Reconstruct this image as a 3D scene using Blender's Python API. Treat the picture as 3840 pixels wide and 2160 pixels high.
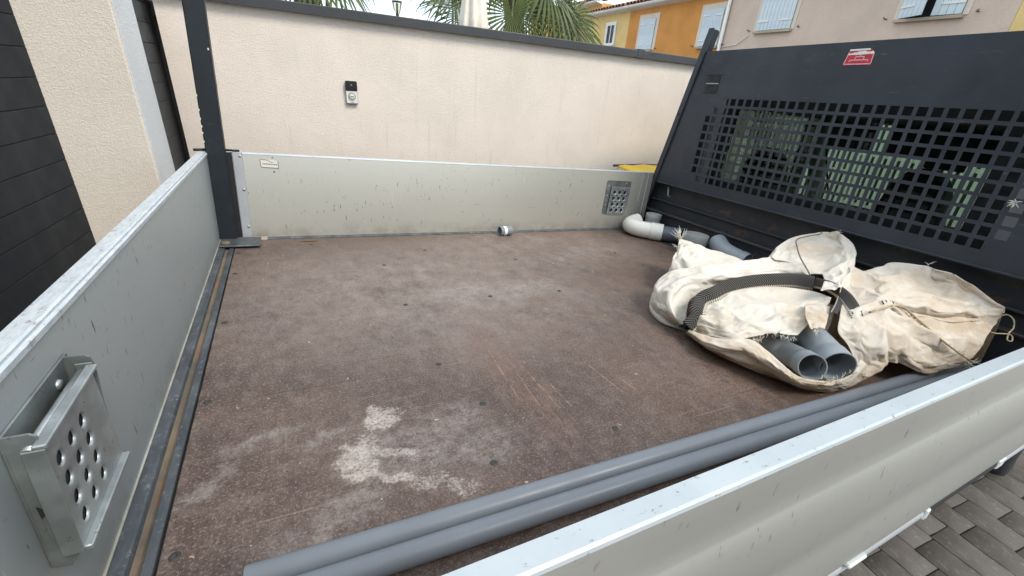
import bpy, bmesh, math, random
from mathutils import Vector, Matrix, noise

for _o in list(bpy.data.objects):
    bpy.data.objects.remove(_o)
SC = bpy.context.scene
COL = SC.collection
RAD = math.radians

# ------------------------------------------------------------------ camera
cam_d = bpy.data.cameras.new('camera')
cam_d.sensor_width = 36.0
cam_d.lens = 36.0 * 1625.47 / 3840.0
cam_d.clip_start = 0.02
cam_d.clip_end = 600.0
cam = bpy.data.objects.new('camera', cam_d)
COL.objects.link(cam)
SC.camera = cam
_r = Vector((0.89130697, -0.44064384, 0.10679365))
_u = Vector((0.08202548, 0.38836406, 0.91784812))
_b = Vector((-0.44591894, -0.80932463, 0.38229562))
cam.matrix_world = Matrix(((_r.x, _u.x, _b.x, 0.0), (_r.y, _u.y, _b.y, 0.0), (_r.z, _u.z, _b.z, 0.715), (0, 0, 0, 1)))

# ------------------------------------------------------------------ sky, sun, exposure
SUN_EL, SUN_AZ = 50.0, 160.0           # azimuth clockwise from +Y
world = bpy.data.worlds.new('World')
SC.world = world
world.use_nodes = True
wn = world.node_tree
wn.nodes.clear()
w_out = wn.nodes.new('ShaderNodeOutputWorld')
w_bg = wn.nodes.new('ShaderNodeBackground')
w_sky = wn.nodes.new('ShaderNodeTexSky')
w_sky.sky_type = 'NISHITA'
w_sky.sun_disc = False
w_sky.sun_elevation = RAD(SUN_EL)
w_sky.sun_rotation = RAD(SUN_AZ)
w_sky.air_density = 1.0
w_sky.dust_density = 1.0
w_sky.ozone_density = 1.0
w_tc = wn.nodes.new('ShaderNodeTexCoord')
w_map = wn.nodes.new('ShaderNodeMapping')
w_map.inputs['Scale'].default_value = (1.2, 1.2, 6.0)
w_noise = wn.nodes.new('ShaderNodeTexNoise')
w_noise.inputs['Scale'].default_value = 2.2
w_noise.inputs['Detail'].default_value = 6.0
w_ramp = wn.nodes.new('ShaderNodeMapRange')
w_ramp.inputs['From Min'].default_value = 0.30
w_ramp.inputs['From Max'].default_value = 0.62
w_ramp.inputs['To Min'].default_value = 0.30
w_ramp.inputs['To Max'].default_value = 0.92
w_mix = wn.nodes.new('ShaderNodeMix')
w_mix.data_type = 'RGBA'
w_mix.inputs[7].default_value = (8.0, 9.0, 9.8, 1.0)
wn.links.new(w_tc.outputs['Generated'], w_map.inputs['Vector'])
wn.links.new(w_map.outputs['Vector'], w_noise.inputs['Vector'])
wn.links.new(w_noise.outputs['Fac'], w_ramp.inputs['Value'])
wn.links.new(w_ramp.outputs['Result'], w_mix.inputs[0])
wn.links.new(w_sky.outputs['Color'], w_mix.inputs[6])
wn.links.new(w_mix.outputs[2], w_bg.inputs['Color'])
w_bg.inputs['Strength'].default_value = 0.11
wn.links.new(w_bg.outputs['Background'], w_out.inputs['Surface'])

sun_d = bpy.data.lights.new('sun', 'SUN')
sun_d.energy = 1.5
sun_d.angle = RAD(20.0)
sun_d.color = (1.0, 0.95, 0.87)
sun = bpy.data.objects.new('sun', sun_d)
COL.objects.link(sun)
_sd = Vector((math.sin(RAD(SUN_AZ)) * math.cos(RAD(SUN_EL)), math.cos(RAD(SUN_AZ)) * math.cos(RAD(SUN_EL)), math.sin(RAD(SUN_EL))))
sun.rotation_euler = _sd.to_track_quat('Z', 'Y').to_euler()
sun.location = _sd * 30

SC.view_settings.view_transform = 'Standard'
SC.view_settings.look = 'None'
SC.view_settings.gamma = 1.0
SC.view_settings.use_curve_mapping = False
SC.view_settings.exposure = 0.95
SC.cycles.use_denoising = True
SC.cycles.max_bounces = 8
SC.cycles.transparent_max_bounces = 12

# the surroundings (walls, houses, paving) stand plumb to each other; the truck is parked
# at a small angle to them on a slight slope
BM = Matrix(((0.99556, 0.07764, -0.05382, 0), (-0.07764, 0.99665, -0.02583, 0), (0.05163, 0.02989, 0.99822, 0), (0, 0, 0, 1)))
_q = BM.to_quaternion()
_q.normalize()
BM = _q.to_matrix().to_4x4()
GZ = -0.95        # ground level in the surroundings' frame

# ------------------------------------------------------------------ mesh helpers
def link(o, parent=None):
    COL.objects.link(o)
    if parent is not None:
        o.parent = parent
        r = parent
        off = Vector(parent['_base']) if '_base' in parent else Vector((0, 0, 0))
        o.matrix_parent_inverse = Matrix.Translation(-off)
    return o

def thing(name, label, cat, base=(0, 0, 0), group=None, frame=None):
    o = bpy.data.objects.new(name, None)
    o.empty_display_size = 0.1
    COL.objects.link(o)
    o.matrix_basis = (frame if frame else Matrix.Identity(4)) @ Matrix.Translation(Vector(base))
    o['_base'] = tuple(base)
    o['label'] = label
    o['category'] = cat
    if group:
        o['group'] = group
    return o

def tag(o, label, cat, group=None):
    o['label'] = label
    o['category'] = cat
    if group:
        o['group'] = group
    return o

class MB:
    def __init__(self):
        self.bm = bmesh.new()
        self.uv = None
    def box(self, a, b, bev=0.0, mat=None, seg=1):
        x0, y0, z0 = [min(p, q) for p, q in zip(a, b)]
        x1, y1, z1 = [max(p, q) for p, q in zip(a, b)]
        t = bmesh.new()
        vs = [t.verts.new(c) for c in ((x0, y0, z0), (x1, y0, z0), (x1, y1, z0), (x0, y1, z0), (x0, y0, z1), (x1, y0, z1), (x1, y1, z1), (x0, y1, z1))]
        for f in ((0, 3, 2, 1), (4, 5, 6, 7), (0, 1, 5, 4), (1, 2, 6, 5), (2, 3, 7, 6), (3, 0, 4, 7)):
            t.faces.new([vs[i] for i in f])
        if bev > 0:
            bmesh.ops.bevel(t, geom=t.edges[:], offset=bev, segments=seg, affect='EDGES', profile=0.5)
        self._merge(t, mat)
        return self
    def _merge(self, t, mat=None):
        vm = {}
        for v in t.verts:
            c = v.co if mat is None else mat @ v.co
            vm[v] = self.bm.verts.new(c)
        for f in t.faces:
            try:
                nf = self.bm.faces.new([vm[v] for v in f.verts])
                nf.smooth = f.smooth
            except ValueError:
                pass
        t.free()
    def poly(self, pts, faces, smooth=False, mat=None):
        vs = [self.bm.verts.new(Vector(p) if mat is None else mat @ Vector(p)) for p in pts]
        for f in faces:
            try:
                nf = self.bm.faces.new([vs[i] for i in f])
                nf.smooth = smooth
            except ValueError:
                pass
        return self
    def prism(self, prof, axis, a, b, smooth=False, closed=True, caps=True):
        """extrude a 2D profile along an axis (0 x: prof=(y,z); 1 y: prof=(x,z); 2 z: prof=(x,y))"""
        def P(p, t):
            return {0: (t, p[0], p[1]), 1: (p[0], t, p[1]), 2: (p[0], p[1], t)}[axis]
        n = len(prof)
        v0 = [self.bm.verts.new(P(p, a)) for p in prof]
        v1 = [self.bm.verts.new(P(p, b)) for p in prof]
        for i in range(n if closed else n - 1):
            j = (i + 1) % n
            f = self.bm.faces.new((v0[i], v0[j], v1[j], v1[i]))
            f.smooth = smooth
        if caps and closed:
            self.bm.faces.new(v0[::-1])
            self.bm.faces.new(v1)
        return self
    def tube(self, pts, r, seg=12, caps=True, smooth=True):
        pts = [Vector(p) for p in pts]
        rs = r if isinstance(r, (list, tuple)) else [r] * len(pts)
        rings = []
        prev = None
        for i, p in enumerate(pts):
            d = (pts[min(i + 1, len(pts) - 1)] - pts[max(i - 1, 0)])
            if d.length < 1e-9:
                d = Vector((0, 0, 1))
            d.normalize()
            if prev is None:
                a = Vector((0, 0, 1)) if abs(d.z) < 0.9 else Vector((1, 0, 0))
                n = d.cross(a).normalized()
            else:
                n = (prev - d * prev.dot(d))
                n = n.normalized() if n.length > 1e-6 else d.orthogonal().normalized()
            prev = n
            b = d.cross(n)
            rings.append([self.bm.verts.new(p + (n * math.cos(2 * math.pi * k / seg) + b * math.sin(2 * math.pi * k / seg)) * rs[i]) for k in range(seg)])
        for i in range(len(rings) - 1):
            for k in range(seg):
                f = self.bm.faces.new((rings[i][k], rings[i][(k + 1) % seg], rings[i + 1][(k + 1) % seg], rings[i + 1][k]))
                f.smooth = smooth
        if caps:
            self.bm.faces.new(rings[0][::-1])
            self.bm.faces.new(rings[-1])
        return self
    def lathe(self, prof, seg=24, mat=None, smooth=True, full=2 * math.pi):
        """profile (r, z) turned about z"""
        rings = []
        for r, z in prof:
            ring = []
            for k in range(seg):
                a = full * k / seg
                c = Vector((r * math.cos(a), r * math.sin(a), z))
                ring.append(self.bm.verts.new(c if mat is None else mat @ c))
            rings.append(ring)
        for i in range(len(rings) - 1):
            for k in range(seg):
                try:
                    f = self.bm.faces.new((rings[i][k], rings[i][(k + 1) % seg], rings[i + 1][(k + 1) % seg], rings[i + 1][k]))
                    f.smooth = smooth
                except ValueError:
                    pass
        return self
    def disc(self, c, r, normal, seg=16, h=0.002):
        m = Matrix.Translation(Vector(c)) @ Vector(normal).to_track_quat('Z', 'Y').to_matrix().to_4x4()
        self.lathe([(0.0001, h), (r * 0.8, h), (r, 0.0), (r, -h)], seg, m)
        return self
    def build(self, name, mat, parent=None, weld=False):
        if weld:
            bmesh.ops.remove_doubles(self.bm, verts=self.bm.verts, dist=1e-5)
        bmesh.ops.recalc_face_normals(self.bm, faces=self.bm.faces)
        me = bpy.data.meshes.new(name)
        self.bm.to_mesh(me)
        self.bm.free()
        o = bpy.data.objects.new(name, me)
        if mat is not None:
            me.materials.append(mat)
        return link(o, parent)

def box_obj(name, a, b, mat, parent=None, bev=0.0):
    return MB().box(a, b, bev).build(name, mat, parent)

def envobj(o):
    """a top-level single mesh of the surroundings"""
    o.matrix_basis = BM
    return o

def share(src, parent, loc=None, mat4=None):
    o = src.copy()
    link(o, parent)
    if mat4 is not None:
        o.matrix_basis = mat4
    elif loc is not None:
        o.location = loc
    return o

def catmull(ps, n):
    """dense points along a list of Vectors"""
    out = []
    L = len(ps)
    for i in range(L - 1):
        p0 = ps[max(i - 1, 0)] if i > 0 else ps[0] * 2 - ps[1]
        p1, p2 = ps[i], ps[i + 1]
        p3 = ps[i + 2] if i + 2 < L else ps[L - 1] * 2 - ps[L - 2]
        for k in range(n):
            t = k / n
            out.append(0.5 * ((2 * p1) + (p2 - p0) * t + (2 * p0 - 5 * p1 + 4 * p2 - p3) * t * t + (3 * p1 - p0 - 3 * p2 + p3) * t ** 3))
    out.append(ps[-1].copy())
    return out

# ------------------------------------------------------------------ material helpers
class NT:
    def __init__(self, name):
        self.m = bpy.data.materials.new(name)
        self.m.use_nodes = True
        self.t = self.m.node_tree
        self.t.nodes.clear()
        self.out = self.t.nodes.new('ShaderNodeOutputMaterial')
        self.bsdf = self.t.nodes.new('ShaderNodeBsdfPrincipled')
        self.t.links.new(self.bsdf.outputs[0], self.out.inputs['Surface'])
        self.tc = self.t.nodes.new('ShaderNodeTexCoord')
        self.co = self.tc.outputs['Object']
        self.uv = self.tc.outputs['UV']
    def lk(self, a, b):
        self.t.links.new(a, b)
    def _in(self, sock, v):
        if isinstance(v, bpy.types.NodeSocket):
            self.lk(v, sock)
        else:
            sock.default_value = v
    def math(self, op, a, b=0.0, c=None, clamp=False):
        n = self.t.nodes.new('ShaderNodeMath')
        n.operation = op
        n.use_clamp = clamp
        self._in(n.inputs[0], a)
        self._in(n.inputs[1], b)
        if c is not None:
            self._in(n.inputs[2], c)
        return n.outputs[0]
    def vec(self, scale=(1, 1, 1), loc=(0, 0, 0), rot=(0, 0, 0), co=None):
        n = self.t.nodes.new('ShaderNodeMapping')
        n.inputs['Scale'].default_value = scale
        n.inputs['Location'].default_value = loc
        n.inputs['Rotation'].default_value = rot
        self.lk(co or self.co, n.inputs['Vector'])
        return n.outputs[0]
    def noise(self, scale, detail=4, rough=0.55, co=None, dist=0.0):
        n = self.t.nodes.new('ShaderNodeTexNoise')
        n.inputs['Scale'].default_value = scale
        n.inputs['Detail'].default_value = detail
        n.inputs['Roughness'].default_value = rough
        n.inputs['Distortion'].default_value = dist
        self.lk(co or self.co, n.inputs['Vector'])
        return n.outputs['Fac']
    def voronoi(self, scale, co=None, feature='F1', out='Distance'):
        n = self.t.nodes.new('ShaderNodeTexVoronoi')
        n.feature = feature
        n.inputs['Scale'].default_value = scale
        self.lk(co or self.co, n.inputs['Vector'])
        return n.outputs[out]
    def wave(self, scale, co=None, direction='X', dist=0.0, kind='BANDS'):
        n = self.t.nodes.new('ShaderNodeTexWave')
        n.wave_type = kind
        n.bands_direction = direction
        n.inputs['Scale'].default_value = scale
        n.inputs['Distortion'].default_value = dist
        self.lk(co or self.co, n.inputs['Vector'])
        return n.outputs['Fac']
    def mr(self, v, a, b, c=0.0, d=1.0, smooth=True):
        n = self.t.nodes.new('ShaderNodeMapRange')
        n.interpolation_type = 'SMOOTHSTEP' if smooth else 'LINEAR'
        self._in(n.inputs[0], v)
        n.inputs[1].default_value = a
        n.inputs[2].default_value = b
        n.inputs[3].default_value = c
        n.inputs[4].default_value = d
        return n.outputs[0]
    def mix(self, f, a, b, blend='MIX'):
        n = self.t.nodes.new('ShaderNodeMix')
        n.data_type = 'RGBA'
        n.blend_type = blend
        self._in(n.inputs[0], f)
        for s, v in ((n.inputs[6], a), (n.inputs[7], b)):
            if isinstance(v, bpy.types.NodeSocket):
                self.lk(v, s)
            else:
                s.default_value = (*v[:3], 1.0)
        return n.outputs[2]
    def sep(self, co=None):
        n = self.t.nodes.new('ShaderNodeSeparateXYZ')
        self.lk(co or self.co, n.inputs[0])
        return n.outputs
    def blob(self, c, r, co=None, r2=None, ang=0.0):
        """1 at c, falling to 0 at radius r (in xy)"""
        r2 = r2 or r
        n = self.t.nodes.new('ShaderNodeMapping')
        n.vector_type = 'TEXTURE'
        n.inputs['Location'].default_value = (c[0], c[1], 0)
        n.inputs['Rotation'].default_value = (0, 0, ang)
        n.inputs['Scale'].default_value = (r, r2, 1e6)
        self.lk(co or self.co, n.inputs['Vector'])
        ln = self.t.nodes.new('ShaderNodeVectorMath')
        ln.operation = 'LENGTH'
        self.lk(n.outputs[0], ln.inputs[0])
        return self.mr(ln.outputs['Value'], 0.25, 1.0, 1.0, 0.0)
    def bump(self, h, strength=0.3, dist=0.002, prev=None):
        n = self.t.nodes.new('ShaderNodeBump')
        n.inputs['Strength'].default_value = strength
        n.inputs['Distance'].default_value = dist
        self.lk(h, n.inputs['Height'])
        if prev is not None:
            self.lk(prev, n.inputs['Normal'])
        self.lk(n.outputs[0], self.bsdf.inputs['Normal'])
        return n.outputs[0]
    def set(self, color=None, rough=None, metal=None, spec=None, **kw):
        for k, v in (('Base Color', color), ('Roughness', rough), ('Metallic', metal), ('Specular IOR Level', spec)):
            if v is None:
                continue
            if isinstance(v, bpy.types.NodeSocket):
                self.lk(v, self.bsdf.inputs[k])
            elif k == 'Base Color':
                self.bsdf.inputs[k].default_value = (*v[:3], 1.0)
            else:
                self.bsdf.inputs[k].default_value = v
        for k, v in kw.items():
            self.bsdf.inputs[k].default_value = v
        return self

def simple(name, col, rough=0.6, metal=0.0, var=0.15, scale=8.0, bump=0.0, bscale=200.0, bdist=0.001, dark=None):
    n = NT(name)
    f = n.noise(scale, 5)
    lo = tuple(c * (1 - var) for c in col)
    hi = tuple(min(1, c * (1 + var)) for c in col)
    c = n.mix(n.mr(f, 0.3, 0.7), lo, hi)
    if dark is not None:
        c = n.mix(n.math('MULTIPLY', n.mr(n.noise(scale * 4, 6, 0.7), 0.60, 0.68), 0.8), c, dark)
    n.set(c, n.mr(n.noise(scale * 2.3, 4), 0.3, 0.7, rough * 0.85, min(1, rough * 1.15)), metal)
    if bump > 0:
        n.bump(n.noise(bscale, 3), bump, bdist)
    return n.m

# ------------------------------------------------------------------ materials of the truck
def board_material(name, base, axis, metal=0.6, rough=(0.40, 0.54), marks=1.0):
    """painted aluminium board with knocks, scuffs and grime along its foot; axis = long direction"""
    n = NT(name)
    f = n.noise(1.6, 4, 0.5)
    c = n.mix(n.mr(f, 0.3, 0.7), tuple(v * 0.97 for v in base), tuple(v * 1.02 for v in base))
    c = n.mix(n.math('MULTIPLY', n.mr(n.noise(40.0, 8, 0.8), 0.5, 0.75), 0.12), c, tuple(v * 0.75 for v in base))
    # knocks and hairline scratches, mostly upright or slanting, with a few along the board
    for (sc, rot, off, lo, hi, col, k) in (((75, 75, 14), (0.25, 0.2, 0), (3.1, 1.7, 0), 0.665, 0.71, (0.10, 0.085, 0.075), 0.75), ((70, 70, 13), (-0.5, -0.45, 0), (0.4, 5.2, 2.0), 0.69, 0.73, (0.045, 0.05, 0.06), 0.85),
                                           ((14, 14, 90), (0.03, 0.03, 0), (8.4, 1.2, 2.0), 0.69, 0.73, (0.13, 0.105, 0.085), 0.60), ((55, 55, 14), (0.9, 0.8, 0), (2.2, 9.2, 4.0), 0.70, 0.735, (0.20, 0.105, 0.06), 0.75),
                                           ((60, 60, 10), (-0.1, 0.15, 0), (6.0, 3.0, 1.0), 0.68, 0.73, (0.70, 0.69, 0.65), 0.55)):
        mk = n.math('MULTIPLY', n.mr(n.noise(1.6, 3, 0.55, n.vec(sc, off, rot)), lo, hi), n.mr(n.noise(3.0, 3, 0.5, n.vec((1, 1, 1), off)), 0.42, 0.58))
        c = n.mix(n.math('MULTIPLY', mk, k * marks), c, col)
    z = n.sep()[2]
    foot = n.math('MULTIPLY', n.mr(z, 0.0, 0.09, 1.0, 0.0), n.mr(n.noise(11.0, 6, 0.7), 0.38, 0.62))
    c = n.mix(n.math('MULTIPLY', foot, 0.42), c, (0.26, 0.20, 0.13))
    n.set(c, n.mr(n.noise(2, 3), 0.3, 0.7, rough[0] * 0.5 + rough[1] * 0.5 - 0.015, rough[0] * 0.5 + rough[1] * 0.5 + 0.015), metal)
    b = n.bump(n.noise(1.2, 2), 0.03, 0.005)
    n.bump(n.noise(300, 2), 0.05, 0.0005, b)
    return n.m

M_BOARD = board_material('board_paint', (0.53, 0.51, 0.445), 1)
M_BOARDOUT = board_material('board_paint_shaded', (0.47, 0.465, 0.425), 1, 0.60, (0.32, 0.42), 0.7)  # shaded copy of the board paint: darker base stands in for blocked light
M_TAIL = board_material('tailgate_paint', (0.40, 0.43, 0.43), 0)

def ledge_material():
    n = NT('board_top_paint')
    f = n.noise(5.0, 6, 0.65)
    c = n.mix(n.mr(f, 0.3, 0.7), (0.40, 0.435, 0.445), (0.47, 0.50, 0.51))
    chips = n.mr(n.noise(14, 6, 0.8, n.vec((5, 9, 5))), 0.615, 0.64)
    c = n.mix(n.math('MULTIPLY', chips, 0.75), c, (0.16, 0.14, 0.12))
    n.set(c, 0.38, 0.25)
    n.bump(chips, 0.3, -0.001)
    return n.m
M_LEDGE = ledge_material()

def scuffed_top():
    n = NT('scuffed_rail_paint')
    f = n.noise(28.0, 8, 0.78, n.vec((5, 1.2, 2)))
    c = n.mix(n.mr(f, 0.42, 0.60), (0.47, 0.505, 0.52), (0.58, 0.60, 0.61))
    c = n.mix(n.math('MULTIPLY', n.mr(n.noise(22, 7, 0.8, n.vec((4, 1.5, 2), (4, 1, 0))), 0.57, 0.62), 0.7), c, (0.24, 0.18, 0.15))
    n.set(c, 0.5, 0.2)
    n.bump(f, 0.3, 0.001)
    return n.m
M_TOPSCUFF = scuffed_top()

def deck_material():
    n = NT('phenolic_plywood')
    co = n.co
    # coordinates stirred a little so that no stain keeps a clean outline
    def stir(scale, amt):
        t = n.t.nodes.new('ShaderNodeTexNoise')
        t.inputs['Scale'].default_value = scale
        t.inputs['Detail'].default_value = 5
        n.lk(co, t.inputs['Vector'])
        v = n.t.nodes.new('ShaderNodeVectorMath')
        v.operation = 'MULTIPLY_ADD'
        n.lk(t.outputs['Color'], v.inputs[0])
        v.inputs[1].default_value = (amt, amt, 0)
        n.lk(co, v.inputs[2])
        w = n.t.nodes.new('ShaderNodeVectorMath')
        w.operation = 'SUBTRACT'
        n.lk(v.outputs[0], w.inputs[0])
        w.inputs[1].default_value = (amt * 0.5, amt * 0.5, 0)
        return w.outputs[0]
    st = stir(16.0, 0.11)
    big = n.noise(2.0, 6, 0.6)
    base = n.mix(n.mr(big, 0.35, 0.68), (0.050, 0.027, 0.020), (0.108, 0.066, 0.049))
    # worn grain at every size down to a few millimetres
    gr = n.noise(16.0, 12, 0.86, n.vec((1.5, 1.0, 1.0)))
    base = n.mix(n.math('MULTIPLY', n.mr(gr, 0.46, 0.66, smooth=False), 0.75), base, (0.195, 0.150, 0.127))
    gd = n.noise(22.0, 12, 0.88, n.vec((1.5, 1.0, 1.0), (9, 2, 0)))
    base = n.mix(n.math('MULTIPLY', n.mr(gd, 0.52, 0.66, smooth=False), 0.80), base, (0.026, 0.016, 0.013))
    # dusty middle of the bed
    dust = n.math('MAXIMUM', n.blob((0.55, 1.62), 1.15, r2=0.80), n.blob((1.2, 2.0), 1.1, r2=0.55))
    df = n.noise(9.0, 12, 0.84, n.vec((1.4, 1.0, 1), (1, 1, 0)))
    dm = n.math('MULTIPLY', dust, n.mr(df, 0.34, 0.64, smooth=False))
    base = n.mix(n.math('MULTIPLY', dm, 0.74), base, (0.315, 0.262, 0.228))
    # warmer, oil-browned boards towards the headboard
    wmz = n.math('MULTIPLY', n.mr(n.sep()[0], 0.45, 1.3), n.mr(n.noise(5.0, 8, 0.7, n.vec((1, 1, 1), (4, 8, 0))), 0.38, 0.62))
    base = n.mix(n.math('MULTIPLY', wmz, 0.45), base, (0.118, 0.070, 0.042))
    # fine speckle of grit and open pores
    f1 = n.noise(190.0, 3, 0.65)
    base = n.mix(n.math('MULTIPLY', n.mr(f1, 0.52, 0.64), 0.50), base, (0.25, 0.20, 0.17))
    f2 = n.noise(150.0, 3, 0.65, n.vec((1, 1, 1), (5, 9, 0)))
    base = n.mix(n.math('MULTIPLY', n.mr(f2, 0.54, 0.66), 0.65), base, (0.028, 0.018, 0.014))
    # crooked hairline cracks in patches
    ck = n.voronoi(26.0, n.vec((1.0, 1.6, 1.0), co=stir(9.0, 0.20)), 'DISTANCE_TO_EDGE')
    ckm = n.math('MULTIPLY', n.mr(ck, 0.0, 0.035, 1.0, 0.0), n.mr(n.noise(4.5, 5, 0.65, n.vec((1, 1, 1), (2, 3, 0))), 0.50, 0.64))
    base = n.mix(n.math('MULTIPLY', ckm, 0.6), base, (0.030, 0.019, 0.014))
    # drag marks: long hairlines in a few directions, dark and pale
    for (an, sc, lo, hi, col, k, off) in ((0.12, (3.6, 150, 1), 0.675, 0.72, (0.022, 0.014, 0.011), 0.45, 1.0), (-0.35, (4.0, 160, 1), 0.685, 0.73, (0.30, 0.235, 0.19), 0.30, 4.0),
                                         (1.45, (3.4, 140, 1), 0.675, 0.715, (0.27, 0.19, 0.14), 0.45, 7.0), (1.9, (3.0, 130, 1), 0.68, 0.72, (0.025, 0.015, 0.012), 0.5, 11.0), (0.75, (3.0, 120, 1), 0.69, 0.73, (0.31, 0.24, 0.20), 0.3, 15.0)):
        h = n.noise(1.0, 3, 0.5, n.vec(sc, (off, off * 0.7, 0), (0, 0, an)))
        base = n.mix(n.math('MULTIPLY', n.mr(h, lo, hi), k), base, col)
    # rubbed reddish lane with gouges
    lane = n.math('MULTIPLY', n.blob((0.55, 0.92), 0.10, r2=0.42, ang=0.05, co=st), n.mr(n.noise(14, 10, 0.8, n.vec((7, 1, 1))), 0.44, 0.60))
    base = n.mix(n.math('MULTIPLY', lane, 0.55), base, (0.20, 0.105, 0.068))
    # pressed mesh pattern of the anti-slip face
    wx = n.wave(125.0, direction='X')
    wy = n.wave(125.0, direction='Y')
    mesh = n.math('MULTIPLY', n.math('ADD', wx, wy), 0.5)
    clean = n.mr(n.noise(3.0, 5, 0.6), 0.35, 0.65, 0.15, 0.42)
    base = n.mix(n.math('MULTIPLY', n.mr(mesh, 0.45, 0.75), clean), base, n.mix(0.5, base, (0.24, 0.195, 0.17)))
    # splashed plaster: one straggling smear, densest at its heart, worn down to crumbs
    sp = None
    for (cx, cy, r, r2, an, k) in ((0.150, 0.850, 0.060, 0.045, 0.2, 1.0), (0.092, 0.757, 0.062, 0.060, 0.0, 1.0), (0.095, 0.698, 0.05, 0.030, 0.0, 1.0), (0.145, 0.668, 0.075, 0.020, -0.35, 0.95),
                                  (0.215, 0.640, 0.06, 0.022, 0.2, 0.8), (0.27, 0.600, 0.06, 0.034, -0.5, 0.75), (0.155, 0.725, 0.09, 0.028, -0.45, 0.85), (0.235, 0.66, 0.045, 0.10, 0.3, 0.55), (0.05, 0.82, 0.07, 0.025, 0.3, 0.5)):
        b = n.math('MULTIPLY', n.blob((cx, cy), r * 1.5, r2=r2 * 1.5, ang=an, co=st), k)
        sp = b if sp is None else n.math('MAXIMUM', sp, b)
    fr = n.noise(45.0, 12, 0.86)
    m1 = n.mr(n.math('ADD', n.math('MULTIPLY', sp, 0.30), n.math('ADD', n.math('MULTIPLY', fr, 0.6), n.math('MULTIPLY', n.noise(150.0, 4, 0.75), 0.55))), 0.73, 0.95)
    m1 = n.math('MULTIPLY', m1, n.mr(sp, 0.02, 0.35))
    crust = n.mix(n.noise(25, 6), (0.44, 0.355, 0.305), (0.60, 0.555, 0.50))
    base = n.mix(n.math('MULTIPLY', m1, 0.76), base, crust)
    # chalky smears
    sm = None
    for (cx, cy, r, r2, an) in ((0.04, 0.83, 0.09, 0.04, 0.4), (-0.09, 0.86, 0.12, 0.035, 0.25), (-0.19, 0.755, 0.09, 0.035, 0.5), (0.34, 0.69, 0.13, 0.10, 0.0),
                                (0.30, 0.78, 0.15, 0.10, 0.3), (0.20, 0.74, 0.20, 0.14, 0.0), (0.62, 1.52, 0.20, 0.12, 0.2), (0.53, 1.80, 0.06, 0.03, 0.2), (0.02, 0.60, 0.22, 0.06, 0.5), (0.9, 1.5, 0.25, 0.12, 0.1)):
        b = n.blob((cx, cy), r, r2=r2, ang=an, co=st)
        sm = b if sm is None else n.math('MAXIMUM', sm, b)
    smm = n.math('MULTIPLY', sm, n.mr(n.noise(30, 12, 0.86), 0.44, 0.66, smooth=False))
    base = n.mix(n.math('MULTIPLY', smm, 0.55), base, (0.40, 0.365, 0.34))
    # scattered pale crumbs and chips
    cr = n.mr(n.noise(48.0, 2, 0.5, n.vec((1, 1, 1), (4.4, 1.2, 0))), 0.735, 0.755)
    base = n.mix(n.math('MULTIPLY', cr, 0.85), base, (0.44, 0.33, 0.235))
    # straight gouges
    scr = None
    for (cx, cy, L, an) in ((0.595, 0.855, 0.17, 0.02), (0.805, 0.835, 0.15, 0.09), (0.855, 0.78, 0.07, 0.12), (0.52, 0.94, 0.21, -0.08), (0.63, 0.80, 0.09, 0.03), (0.555, 0.85, 0.12, -0.06), (1.0, 1.2, 0.10, 0.9)):
        b = n.blob((cx, cy), 0.0030, r2=L, ang=an)
        scr = b if scr is None else n.math('MAXIMUM', scr, b)
    scm = n.math('MULTIPLY', n.mr(scr, 0.1, 0.6), n.mr(n.noise(40, 6, 0.7), 0.40, 0.58))
    base = n.mix(n.math('MULTIPLY', scm, 0.65), base, (0.31, 0.205, 0.13))
    n.set(base, n.mr(gr, 0.4, 0.6, 0.46, 0.64), 0.0, 0.38)
    b1 = n.bump(mesh, 0.22, 0.0012)
    b2 = n.bump(gd, 0.25, 0.0022, b1)
    n.bump(m1, 0.30, 0.002, b2)
    return n.m
M_DECK = deck_material()

def rail_material():
    n = NT('greasy_steel_rail')
    c = n.mix(n.mr(n.noise(6, 6, 0.65, n.vec((3, 1, 1))), 0.35, 0.7), (0.055, 0.062, 0.070), (0.115, 0.125, 0.135))
    c = n.mix(n.math('MULTIPLY', n.mr(n.noise(60, 6, 0.8), 0.56, 0.66), 0.7), c, (0.27, 0.28, 0.29))
    n.set(c, 0.5, 0.4)
    n.bump(n.noise(40, 5), 0.3, 0.002)
    return n.m
M_RAIL = rail_material()

def groove_material():
    n = NT('rusty_groove')
    c = n.mix(n.mr(n.noise(5, 6, 0.65, n.vec((1, 1.2, 1))), 0.35, 0.65), (0.085, 0.070, 0.054), (0.165, 0.120, 0.078))
    c = n.mix(n.math('MULTIPLY', n.mr(n.noise(4.0, 4, 0.6, n.vec((1, 1, 1), (0, 3.3, 0))), 0.55, 0.66), 0.7), c, (0.20, 0.085, 0.038))
    c = n.mix(n.mr(n.noise(38, 6, 0.8), 0.66, 0.71), c, (0.5, 0.45, 0.4))
    n.set(c, 0.75, 0.1)
    n.bump(n.noise(70, 6), 0.5, 0.003)
    return n.m
M_GROOVE = groove_material()

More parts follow.
